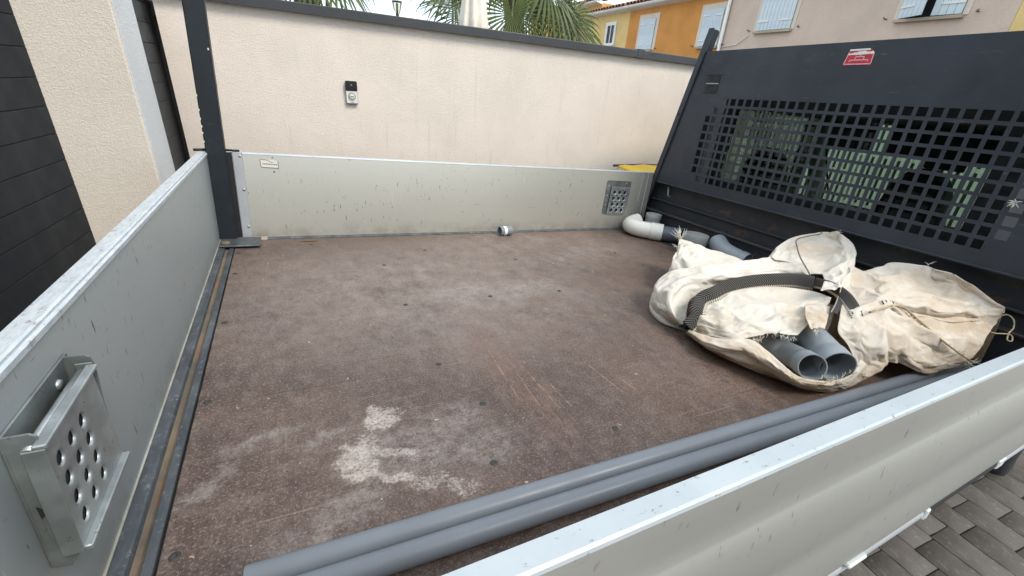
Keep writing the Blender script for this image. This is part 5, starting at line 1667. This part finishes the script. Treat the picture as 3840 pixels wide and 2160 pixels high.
# ------------------------------------------------------------------ pillar, gate and garage door behind the tail
pil = env_thing('gate_pillar', 'thick rendered gate pillar between the dark garage door and the grey gate', 'pillar', (-0.83, 2.55, GZ))
m = MB().box((-1.0, 2.427, GZ - 0.02), (-0.684, 2.672, 2.30), 0.006).build('pillar_body', M_PILLAR, pil)
MB().box((-0.6838, 2.433, GZ - 0.02), (-0.680, 2.668, 2.295), 0.001).build('front_face', M_PFRONT, pil)
gd = env_thing('garage_door', 'dark anthracite garage door of wide horizontal slats beside the pillar', 'garage door', (-1.0, 0.9, GZ))
box_obj('door_backing', (-1.05, -1.60, GZ - 0.01), (-1.008, 2.62, 2.25), M_BLACK, gd)  # carried on behind the pillar to block light at the slat ends
zz = GZ - 0.084
i = 0
first = None
while zz < 2.2:
    if first is None:
        first = MB().box((-1.0075, -1.60, zz + 0.0008), (-0.981, 2.4265, zz + 0.1017), 0.0018).build('slat', M_GARAGE, gd)
    else:
        share(first, gd, (0, 0, 0.1025 * i))
    i += 1
    zz += 0.1025
gt = env_thing('slatted_gate', 'dark grey gate of horizontal slats closing the gap between pillar and wall', 'gate', (-0.82, 3.05, GZ))
first = None
zz = 0.963 - 0.096 * 20
for i in range(20):
    if first is None:
        first = MB().box((-0.826, 2.675, zz + 0.0008), (-0.802, 3.335, zz + 0.0952), 0.0014).build('slat', M_GATE, gt)
    else:
        share(first, gt, (0, 0, 0.096 * i))
box_obj('gate_gap_blocker', (-0.836, 2.674, GZ + 0.03), (-0.8275, 3.335, 0.960), M_GATEDK, gt)  # added dark sheet, keeps light from showing through the slat gaps
box_obj('gate_rear_stile', (-0.832, 3.3355, GZ + 0.02), (-0.795, 3.372, 0.985), M_GATEDK, gt, 0.003)
MB().prism([(3.373, GZ + 0.02), (3.43, GZ + 0.02), (3.43, 0.955), (3.415, 0.985), (3.373, 0.985)], 0, -0.815, -0.772).build('gate_stile', M_GATE, gt)
MB().prism([(3.14, 0.966), (3.14, 0.985), (3.30, 0.990), (3.335, 0.984), (3.335, 0.966)], 0, -0.825, -0.803).build('top_rail', M_GATEDK, gt)
MB().tube([(-0.795, 3.40, 1.02), (-0.755, 3.37, 1.00), (-0.735, 3.33, 0.95), (-0.742, 3.30, 0.885), (-0.758, 3.31, 0.868), (-0.775, 3.34, 0.90)], 0.007, 8).build('hinge_strap', M_BLACK, gt)
box_obj('hinge_arm', (-0.80, 3.20, 1.012), (-0.772, 3.425, 1.03), M_BLACK, gt, 0.003)
box_obj('gate_foot', (-0.83, 2.70, GZ - 0.01), (-0.80, 2.76, GZ + 0.03), M_GATEDK, gt)
# pale garden building beyond the gate
gh = env_thing('pool_house', 'pale rendered garden building showing above the gate', 'building', (-2.6, 6.0, GZ))
box_obj('wall', (-4.2, 5.0, GZ - 0.02), (-1.55, 7.0, 1.95), M_PFRONT, gh)
box_obj('roof_slab', (-4.3, 4.9, 1.951), (-1.45, 7.1, 2.08), M_COPING, gh, 0.01)

# ------------------------------------------------------------------ wheelie bin
BX = 0.16
wb = env_thing('wheelie_bin', 'dark grey wheelie bin with a bright yellow lid beside the wall', 'bin', (2.46, 2.80, GZ))
m = MB()
pb = [(2.06, 2.58, 0.120), (2.52, 2.58, 0.120), (2.52, 3.03, 0.128), (2.06, 3.03, 0.128), (2.10, 2.62, GZ + 0.05), (2.48, 2.62, GZ + 0.05), (2.48, 2.98, GZ + 0.05), (2.10, 2.98, GZ + 0.05)]
m.poly([(q[0] + BX, q[1], q[2]) for q in pb], [(0, 1, 2, 3), (4, 7, 6, 5), (0, 4, 5, 1), (1, 5, 6, 2), (2, 6, 7, 3), (3, 7, 4, 0)])
m.build('bin_body', M_BIN, wb)
m = MB()
rows = []
for j, (y, z) in enumerate(((2.565, 0.128), (2.575, 0.140), (2.66, 0.150), (2.80, 0.160), (2.94, 0.168), (3.04, 0.172), (3.048, 0.158))):
    rows.append([(x + BX, y, z + dz) for x, dz in ((2.045, -0.016), (2.05, 0.0), (2.10, 0.006), (2.18, 0.0), (2.29, 0.010), (2.40, 0.0), (2.48, 0.006), (2.53, 0.0), (2.535, -0.016))])
pts = [p for r in rows for p in r]
nc = len(rows[0])
m.poly(pts, [(a * nc + b, a * nc + b + 1, (a + 1) * nc + b + 1, (a + 1) * nc + b) for a in range(len(rows) - 1) for b in range(nc - 1)], True)
lid = m.build('lid', M_YELLOW, wb)
s_ = lid.modifiers.new('t', 'SOLIDIFY')
s_.thickness = 0.006
MB().tube([(2.02 + BX, 3.072, 0.164), (2.30 + BX, 3.078, 0.170), (2.55 + BX, 3.072, 0.164)], 0.0095, 10).build('handle', M_BIN, wb)
for x in (2.10 + BX, 2.46 + BX):
    box_obj('lid_hinge', (x, 3.025, 0.160), (x + 0.03, 3.085, 0.176), M_BIN, wb, 0.004)
    wm_ = MB()
    wm_.lathe([(0.0001, -0.02), (0.09, -0.022), (0.10, -0.015), (0.10, 0.015), (0.09, 0.022), (0.0001, 0.02)], 20, Matrix.Translation((x + 0.015 + (0.06 if x > 2.4 else -0.06), 2.99, GZ + 0.10)) @ Matrix.Rotation(RAD(90), 4, 'Y'))
    wm_.build('wheel', M_TYRE, wb)

# ------------------------------------------------------------------ made-up slat fence, stands in for bars reflected in the cab glass
M_FENCE = simple('pale_fence_paint', (0.72, 0.72, 0.64), 0.6, 0.0, 0.06, 6)
M_SCREEN = simple('dark_green_screen', (0.075, 0.100, 0.075), 0.9, 0.0, 0.2, 6)
fn = env_thing('fence_stand_in', 'made-up pale slat fence ahead of the cab, standing in for the bar pattern in its glass', 'fence', (5.1, 2.5, GZ))
sl_a = MB().box((5.06, -0.013, GZ), (5.075, 0.013, 0.66), 0.002).build('slat', M_FENCE, fn)
sl_b = MB().box((5.06, -0.013, GZ), (5.075, 0.013, 0.86), 0.002).build('slat', M_FENCE, fn)
k = 0
ya = 1.35
na = nb = 0
while ya < 4.4:
    if ya < 3.0:
        o = sl_a if na == 0 else share(sl_a, fn)
        na += 1
    else:
        o = sl_b if nb == 0 else share(sl_b, fn)
        nb += 1
    o.location = (0, ya, 0)
    ya += 0.058
for z in (0.60, 0.30, -0.2, -0.7):
    box_obj('rail', (5.076, 1.33, z), (5.10, 2.99, z + 0.035), M_FENCE, fn, 0.003)
for z in (0.79, 0.45, 0.10, -0.6):
    box_obj('rail', (5.076, 3.0, z), (5.10, 4.4, z + 0.035), M_FENCE, fn, 0.003)
box_obj('backing_screen', (5.112, 1.28, GZ), (5.118, 4.45, 0.64), M_SCREEN, fn)
box_obj('backing_screen', (5.112, 2.99, 0.6405), (5.118, 4.45, 0.88), M_SCREEN, fn)
for y in (1.30, 2.36, 2.985, 3.62, 4.41):
    box_obj('post', (5.055, y - 0.03, GZ - 0.01), (5.11, y + 0.03, 0.90 if y > 2.9 else 0.68), M_FENCE, fn, 0.004)

# ------------------------------------------------------------------ houses along the side street
XF = 11.5
M_PINKW = stucco('pink_render', (0.60, 0.47, 0.38), 0.3, 0.25, 0.10, 30.0)
M_ORANGEW = stucco('orange_render', (0.60, 0.27, 0.075), 0.3, 0.35, 0.14, 30.0)
M_YELLOWW = stucco('yellow_render', (0.72, 0.52, 0.22), 0.3, 0.2, 0.10, 30.0)
M_FARORW = stucco('far_orange_render', (0.68, 0.40, 0.13), 0.3, 0.2, 0.10, 30.0)
M_TRIM = stucco('pale_window_trim', (0.66, 0.58, 0.48), 0.3, 0.1, 0.08, 40.0)
M_SILL = stucco('stone_sill', (0.42, 0.35, 0.26), 0.4, 0.4, 0.2, 40.0)
M_TILE = simple('terracotta_tile', (0.30, 0.155, 0.095), 0.85, 0, 0.35, 3.0)
M_GUTTER = simple('white_gutter', (0.70, 0.69, 0.66), 0.5, 0, 0.06)
M_PVCPIPE = simple('white_downpipe', (0.74, 0.72, 0.68), 0.5, 0, 0.05)
M_IRON = simple('rusty_iron', (0.20, 0.13, 0.10), 0.8, 0, 0.3, 30)
M_DARKW = simple('dark_room', (0.01, 0.01, 0.011), 0.4, 0, 0.1)
def shutter_mat():
    n = NT('weathered_blue_shutter')
    c = n.mix(n.mr(n.noise(2.0, 5), 0.3, 0.7), (0.47, 0.55, 0.60), (0.60, 0.66, 0.69))
    s = n.noise(6.0, 6, 0.75, n.vec((1, 9, 0.6)))
    c = n.mix(n.math('MULTIPLY', n.mr(s, 0.50, 0.64), 0.6), c, (0.72, 0.71, 0.66))
    s2 = n.noise(8.0, 5, 0.75, n.vec((1, 12, 0.5), (4, 2, 1)))
    c = n.mix(n.math('MULTIPLY', n.mr(s2, 0.60, 0.70), 0.5), c, (0.30, 0.29, 0.27))
    n.set(c, 0.75, 0, 0.25)
    return n.m
M_SHUT = shutter_mat()

def house(name, label, y0, y1, ztop, mat, x0=XF, depth=7.0):
    h = env_thing(name, label, 'house', (x0 + depth / 2, (y0 + y1) / 2, GZ))
    w = box_obj('wall', (x0, y0, GZ - 0.05), (x0 + depth, y1, ztop), mat, h)
    return h
def shuttered_window(h, ya, yb, z0, z1, x=XF, planks=9, ajar=None, trim=0.10, sill=0.05):
    """ya > yb: ya is the far jamb"""
    fr = MB()
    rect_frame(fr, x - 0.016, yb - trim, ya + trim, z0 - 0.01, z1 + trim, yb, ya, z0, z1, 0.0155)
    win = fr.build('window', M_TRIM, h)
    box_obj('pane', (x - 0.004, yb, z0), (x - 0.001, ya, z1), M_DARKW, win)
    box_obj('sill', (x - 0.10, yb - sill, z0 - 0.07), (x - 0.0005, ya + sill, z0 - 0.0102), M_SILL, win, 0.006)
    w = (ya - yb) / planks
    mid = (ya + yb) / 2
    first = None
    for k in range(planks):
        y_ = yb + w * (k + 0.5)
        leaf = 0 if y_ < mid else 1
        rot = 0.0
        if ajar is not None:
            rot = ajar[leaf]
        piv = yb if leaf == 0 else ya
        me = Matrix.Translation((x - 0.035, piv, 0)) @ Matrix.Rotation(rot, 4, 'Z') @ Matrix.Translation((0, y_ - piv, (z0 + z1) / 2))
        if first is None:
            first = MB().box((-0.012, -w / 2 + 0.003, -(z1 - z0) / 2 + 0.005), (0.012, w / 2 - 0.003, (z1 - z0) / 2 - 0.005), 0.003).build('plank', M_SHUT, win)
            o = first
        else:
            o = share(first, win)
        o.matrix_basis = me
    for leaf in (0, 1):
        rot = ajar[leaf] if ajar is not None else 0.0
        piv = yb if leaf == 0 else ya
        sg = 1 if leaf == 0 else -1
        for zf in (0.16, 0.84):
            zz_ = z0 + (z1 - z0) * zf
            o = MB().box((-0.026, 0 if sg > 0 else -(ya - yb) * 0.34, -0.02), (-0.0125, (ya - yb) * 0.34 if sg > 0 else 0, 0.02), 0.003).build('strap_hinge', M_GUTTER, win)
            o.matrix_basis = Matrix.Translation((x - 0.035, piv, zz_)) @ Matrix.Rotation(rot, 4, 'Z')
    for sg, yy in ((1, ya + 0.24), (-1, yb - 0.24)):
        MB().tube([(x, yy, z0 + 0.02), (x - 0.08, yy, z0 + 0.02), (x - 0.085, yy + 0.03 * sg, z0 + 0.05)], 0.014, 6).build('shutter_hook', M_IRON, win)
    return win
def tile_roof(h, y0, y1, z, x=XF, courses=4, pitch=0.215, rise=0.09):
    rf = box_obj('roof', (x - 0.28, y0, z - 0.06), (x + 6.8, y1, z - 0.005), M_TILE, h)
    # slope the slab
    for v in rf.data.vertices:
        v.co.z += (v.co.x - (x - 0.28)) * 0.28
    n = int((y1 - y0) / pitch)
    first = None
    for c in range(courses):
        for k in range(n):
            if first is None:
                m = MB()
                L = 0.42
                pts = []
                for s in range(7):
                    a = math.pi * s / 6
                    pts.append((0.100 * math.cos(a), 0.082 * math.sin(a)))
                    # profile in (y, z)
                pts2 = [(p[0] * 0.86, p[1] * 0.80) for p in pts]
                V = [(0, p[0], p[1]) for p in pts] + [(L, p[0] * 0.8, p[1] * 0.8) for p in pts] + [(0, p[0], p[1]) for p in pts2]
                F = [(i, i + 1, 8 + i, 7 + i) for i in range(6)] + [(i, 14 + i, 15 + i, i + 1) for i in range(6)]
                m.poly(V, F, True)
                first = m.build('roof_tile', M_TILE, rf)
                o = first
            else:
                o = share(first, rf)
            o.matrix_basis = Matrix.Translation((x - 0.34 + c * 0.34 + random.uniform(-.012, .012), y0 + pitch * (k + 0.5), z + 0.005 + c * 0.34 * 0.28)) @ Matrix.Rotation(-math.atan(0.28) + 0.03, 4, 'Y')
    gut = MB()
    gut.prism([(x - 0.30, z - 0.10), (x - 0.33, z - 0.05), (x - 0.31, z - 0.02), (x - 0.16, z - 0.02), (x - 0.0005, z - 0.02), (x - 0.0005, z - 0.17), (x - 0.10, z - 0.15)], 1, y0, y1)
    gut.build('eaves_gutter', M_GUTTER, h)
    return rf
pink = house('pink_house', 'pale pink rendered house with weathered blue shutters behind the cab', 5.12, 11.82, 4.55, M_PINKW)
shuttered_window(pink, 10.62, 9.56, 2.50, 3.85)
shuttered_window(pink, 7.02, 5.92, 2.50, 3.75, ajar=(0.10, -0.42))
MB().tube([(XF - 0.07, 11.80, GZ), (XF - 0.07, 11.80, 4.4)], 0.05, 12).build('downpipe', M_PVCPIPE, pink)
MB().tube([(XF - 0.03, 11.70, 2.15), (XF - 0.03, 11.2, 2.20), (XF - 0.04, 10.85, 2.42)], 0.012, 6).build('cable', M_GUTTER, pink)
tile_roof(pink, 5.12, 11.82, 4.62, courses=2)
orange = house('orange_house', 'bright orange rendered house with closed pale blue shutters', 11.825, 16.88, 3.60, M_ORANGEW)
shuttered_window(orange, 16.02, 15.18, 2.20, 3.20, trim=0.16)
shuttered_window(orange, 12.78, 11.97, 2.20, 3.20, trim=0.16)
tile_roof(orange, 11.825, 16.88, 3.72, courses=5)
yel = house('yellow_house', 'pale yellow rendered house with a white framed window next to the orange house', 16.885, 20.0, 3.60, M_YELLOWW)
fr = MB()
rect_frame(fr, XF - 0.05, 17.70, 18.45, 2.42, 3.28, 17.82, 18.33, 2.52, 3.16, 0.049)
win = fr.build('window', M_GUTTER, yel)
box_obj('pane', (XF - 0.012, 17.82, 2.52), (XF - 0.006, 18.33, 3.16), M_DARKW, win)
box_obj('glazing_bar', (XF - 0.04, 18.06, 2.52), (XF - 0.0125, 18.10, 3.16), M_GUTTER, win)
tile_roof(yel, 16.885, 20.0, 3.72, courses=5)
yr_ = house('ochre_house', 'pale ochre house joined to the far side of the pink house', -1.0, 5.115, 4.55, M_YELLOWW)
fo_ = house('far_orange_house', 'distant warm orange house with a tiled roof half hidden by the palm', 20.05, 28.0, 4.25, M_FARORW, XF + 0.6)
MB().disc((XF + 0.59, 23.4, 3.75), 0.10, (-1, 0, 0), 14, 0.02).build('vent', M_DARKW, fo_)
tile_roof(fo_, 20.05, 28.0, 4.35, XF + 0.6, courses=3, pitch=0.24)

# ------------------------------------------------------------------ folded parasol, lamp, palms beyond the wall
M_CANVAS = simple('cream_canvas', (0.74, 0.68, 0.58), 0.85, 0, 0.08, 8, 0.2, 60)
M_TEAK = simple('tan_wood', (0.45, 0.26, 0.13), 0.6, 0, 0.2, 10)
ps = env_thing('folded_parasol', 'folded cream parasol on a wooden pole behind the wall', 'parasol', (1.50, 4.85, GZ))
m = MB()
seg, R = 40, []
for z, r, a in ((1.13, 0.105, 0.030), (1.16, 0.118, 0.036), (1.25, 0.112, 0.032), (1.40, 0.095, 0.026), (1.60, 0.078, 0.02), (1.85, 0.058, 0.014), (2.10, 0.035, 0.006), (2.18, 0.012, 0.0)):
    R.append([(1.50 + math.cos(2 * math.pi * k / seg) * (r + a * math.cos(8 * 2 * math.pi * k / seg + z * 2)), 4.85 + math.sin(2 * math.pi * k / seg) * (r + a * math.cos(8 * 2 * math.pi * k / seg + z * 2)), z + 0.02 * math.sin(3 * 2 * math.pi * k / seg)) for k in range(seg)])
m.poly([p for r in R for p in r], [(a * seg + k, a * seg + (k + 1) % seg, (a + 1) * seg + (k + 1) % seg, (a + 1) * seg + k) for a in range(len(R) - 1) for k in range(seg)], True)
m.build('canopy', M_CANVAS, ps)
MB().tube([(1.455, 4.98, GZ), (1.455, 4.98, 2.05)], 0.028, 12).build('pole', M_TEAK, ps)
MB().tube([(1.50, 4.85, 1.0), (1.50, 4.85, 2.22)], 0.016, 10).build('canopy_mast', M_TEAK, ps)
box_obj('base', (1.20, 4.60, GZ - 0.01), (1.76, 5.16, GZ + 0.08), M_BIN, ps, 0.02)
MB().box((1.44, 4.97, 2.0), (1.51, 5.0, 2.05), 0.004).build('cross_arm', M_TEAK, ps)
MB().tube([(1.455, 4.98, 2.02), (1.50, 4.85, 2.10)], 0.014, 8).build('hanger', M_TEAK, ps)

M_LAMPGL = glass_material('lamp_glass', (0.90, 0.88, 0.76), 0.10)
lp = env_thing('street_lamp', 'street lamp with a clear cup-shaped lantern beyond the wall', 'street lamp', (2.12, 14.0, GZ))
T = Matrix.Translation((2.12, 14.0, 0))
m = MB(); m.lathe([(0.045, 2.14), (0.07, 2.20), (0.105, 2.30), (0.125, 2.40), (0.132, 2.455)], 28, T)
m.build('lantern_glass', M_LAMPGL, lp)
m = MB(); m.lathe([(0.130, 2.455), (0.137, 2.458), (0.137, 2.475), (0.128, 2.478), (0.05, 2.485), (0.0001, 2.486)], 28, T)
m.build('lantern_lid', M_DBGREY, lp)
m = MB(); m.lathe([(0.0001, 2.25), (0.030, 2.25), (0.035, 2.28), (0.035, 2.40), (0.02, 2.43), (0.0001, 2.43)], 18, T)
m.build('lamp_bulb', M_BELT, lp)
m = MB(); m.lathe([(0.04, GZ), (0.04, 2.06), (0.030, 2.08), (0.045, 2.12), (0.048, 2.15), (0.030, 2.16), (0.030, 2.25), (0.0001, 2.25)], 18, T)
m.build('lamp_post', M_BIN, lp)
MB().tube([(2.15, 14.0, 2.47), (2.14, 14.0, 2.60)], 0.008, 6).build('finial_rod', M_BIN, lp)
MB().lathe([(0.0001, 2.585), (0.04, 2.59), (0.045, 2.61), (0.0001, 2.625)], 14, Matrix.Translation((2.165, 14.0, 0)))
m = MB(); m.lathe([(0.0001, 2.585), (0.04, 2.59), (0.045, 2.61), (0.0001, 2.625)], 14, Matrix.Translation((2.165, 14.0, 0)))
m.build('finial', M_BIN, lp)

def palm_mat():
    n = NT('palm_leaf')
    oi = n.t.nodes.new('ShaderNodeObjectInfo')
    c = n.mix(oi.outputs['Random'], (0.040, 0.062, 0.018), (0.090, 0.115, 0.030))
    c = n.mix(n.math('MULTIPLY', n.mr(n.noise(9, 5), 0.5, 0.72), 0.4), c, (0.13, 0.16, 0.055))
    n.set(c, 0.45, 0, 0.4)
    tl = n.t.nodes.new('ShaderNodeBsdfTranslucent')
    n.lk(n.mix(0.5, c, (0.09, 0.16, 0.03)), tl.inputs[0])
    mx = n.t.nodes.new('ShaderNodeMixShader')
    mx.inputs[0].default_value = 0.20
    n.lk(n.bsdf.outputs[0], mx.inputs[1])
    n.lk(tl.outputs[0], mx.inputs[2])
    n.lk(mx.outputs[0], n.out.inputs['Surface'])
    return n.m
M_PALM = palm_mat()
M_PETIOLE = simple('palm_stalk', (0.17, 0.17, 0.06), 0.6, 0, 0.25, 8)
M_TRUNK = simple('palm_trunk', (0.14, 0.10, 0.07), 0.95, 0, 0.35, 12, 0.8, 30, 0.02)
def fan_leaf(parent, hub, crown, axis, facing, R, rnd, spread=155, nseg=34, droop=0.35):
    """fan leaf: pleated segments round a hub. axis = midrib direction, facing = upper-side normal"""
    ax = Vector(axis).normalized()
    nf = Vector(facing)
    nf = (nf - ax * nf.dot(ax)).normalized()
    sd_ = ax.cross(nf)
    m = MB()
    for k in range(nseg):
        t = (k / (nseg - 1) * 2 - 1)
        a = RAD(spread * t)
        d = ax * math.cos(a) + sd_ * math.sin(a)
        side = -ax * math.sin(a) + sd_ * math.cos(a)
        L = R * (1.0 - 0.25 * abs(t) ** 2) * rnd.uniform(0.90, 1.06)
        w = R * RAD(spread) / nseg * 0.98
        dr = droop * rnd.uniform(0.7, 1.4)
        kink = rnd.random() < 0.22
        prev = None
        rows = []
        for s in range(7):
            u = s / 6
            p = Vector(hub) + d * L * u + nf * (0.10 * R * math.sin(u * 2.0)) + Vector((0, 0, -1)) * dr * R * (u ** 2.6) * (1.8 if kink and u > 0.6 else 1.0)
            ww = w * (u * 1.05 if u < 0.68 else 0.714 * max(0.03, (1 - u) / 0.32)) * 0.60
            rows.append((p - side * ww, p + nf * ww * 0.55, p + side * ww))
        V = [q for r in rows for q in r]
        F = []
        for s in range(6):
            b = s * 3
            F += [(b, b + 1, b + 4, b + 3), (b + 1, b + 2, b + 5, b + 4)]
        m.poly(V, F, False)
    lf = m.build('leaf', M_PALM, parent)
    c, h = Vector(crown), Vector(hub)
    mid = c.lerp(h, 0.55) + Vector((0, 0, 0.06 * (c - h).length))
    MB().tube([c, mid, h, h + ax * R * 0.06], [0.018, 0.013, 0.009, 0.004], 7).build('stalk', M_PETIOLE, lf)
    return lf
def palm(label, base, crown, leaves, seed, group='fan palms behind the wall'):
    p = env_thing('fan_palm', label, 'palm tree', base, group)
    rnd = random.Random(seed)
    b, c = Vector(base), Vector(crown)
    m = MB()
    pts, rs = [], []
    for k in range(15):
        t = k / 14
        pts.append(b.lerp(c, t) + Vector((0, 0, -0.02 if k == 0 else 0)))
        rs.append(0.10 + 0.018 * ((k % 2) * 2 - 1) + 0.03 * t)
    m.tube(pts, rs, 14)
    m.build('trunk', M_TRUNK, p)
    for (hub, ax, fc, R, dr) in leaves:
        fan_leaf(p, hub, crown, ax, fc, R, rnd, droop=dr)
    return p
C1 = (2.20, 5.55, 1.74)
L1 = [((1.98, 5.05, 1.365), (0.05, -0.25, -0.95), (-0.10, -0.97, 0.20), 0.46, 0.04),
      ((2.70, 5.15, 1.42), (0.62, -0.15, -0.75), (0.30, -0.85, 0.35), 0.58, 0.22),
      ((2.86, 5.35, 1.40), (0.85, -0.05, -0.50), (0.25, -0.75, 0.6), 0.58, 0.25),
      ((2.50, 5.10, 1.47), (0.15, -0.3, -0.90), (0.1, -0.9, 0.4), 0.48, 0.22),
      ((1.47, 5.55, 1.44), (-0.97, -0.05, -0.15), (0.0, -0.35, 0.93), 0.44, 0.22),
      ((1.60, 5.90, 1.62), (-0.9, 0.1, -0.05), (0.0, -0.3, 0.95), 0.55, 0.30),
      ((1.62, 5.60, 1.36), (-0.75, -0.2, -0.55), (-0.1, -0.6, 0.7), 0.40, 0.20),
      ((2.52, 5.95, 1.68), (0.6, 0.5, -0.1), (0, -0.2, 1), 0.55, 0.4),
      ((2.10, 6.05, 1.70), (0.0, 0.9, 0.1), (0, -0.2, 1), 0.55, 0.4),
      ((2.42, 5.20, 1.66), (0.40, -0.5, -0.55), (0.1, -0.6, 0.75), 0.52, 0.40),
      ((2.00, 5.30, 2.05), (-0.2, -0.4, 0.6), (0.1, -0.8, 0.4), 0.55, 0.25),
      ((2.40, 5.55, 2.15), (0.3, 0.0, 0.8), (0.1, -0.8, 0.2), 0.55, 0.25),
      ((2.62, 5.75, 1.92), (0.7, 0.2, 0.4), (-0.2, -0.6, 0.8), 0.55, 0.35),
      ((1.80, 5.75, 1.95), (-0.6, 0.2, 0.45), (0.2, -0.6, 0.8), 0.55, 0.35),
      ((2.28, 5.45, 1.50), (0.15, -0.3, -0.85), (0.2, -0.8, 0.4), 0.42, 0.15)]
palm('fan palm with broad green fans drooping over the coping beside the parasol', (2.24, 5.6, GZ), C1, L1, 3)
C2 = (-0.02, 5.35, 1.72)
L2 = [((0.02, 5.05, 1.52), (0.05, -0.4, -0.9), (0.05, -0.8, 0.5), 0.42, 0.25),
      ((0.22, 5.15, 1.50), (0.55, -0.3, -0.6), (0.2, -0.6, 0.7), 0.42, 0.35),
      ((-0.28, 5.12, 1.52), (-0.45, -0.3, -0.75), (-0.2, -0.7, 0.6), 0.42, 0.25),
      ((0.30, 5.45, 1.66), (0.9, 0.1, -0.25), (0, -0.3, 0.9), 0.46, 0.4),
      ((-0.45, 5.45, 1.68), (-0.9, 0.1, -0.2), (0, -0.3, 0.9), 0.46, 0.4),
      ((0.05, 5.75, 1.75), (0.1, 0.9, 0.1), (0, -0.2, 1), 0.46, 0.4),
      ((0.10, 5.30, 2.05), (0.2, -0.3, 0.8), (0, -0.8, 0.3), 0.46, 0.3),
      ((-0.2, 5.40, 2.05), (-0.3, 0.1, 0.8), (0, -0.8, 0.3), 0.46, 0.3)]
palm('fan palm whose leaf tips hang above the coping near the tall post', (0.0, 5.4, GZ), C2, L2, 9)
C3 = (1.78, 7.2, 1.20)
L3 = [((1.78, 7.15, 1.26), (0.0, -0.1, 0.9), (0, -0.9, 0.1), 0.22, 0.1), ((1.74, 7.2, 1.24), (-0.4, 0.0, 0.8), (0, -0.9, 0.1), 0.20, 0.1), ((1.84, 7.2, 1.24), (0.5, 0.0, 0.7), (0, -0.9, 0.1), 0.20, 0.1)]
palm('young small palm whose spiky tips just show over the coping', (1.78, 7.2, GZ), C3, L3, 17)

for o in bpy.data.objects:
    for k in ('_base', '_dims'):
        if k in o:
            del o[k]
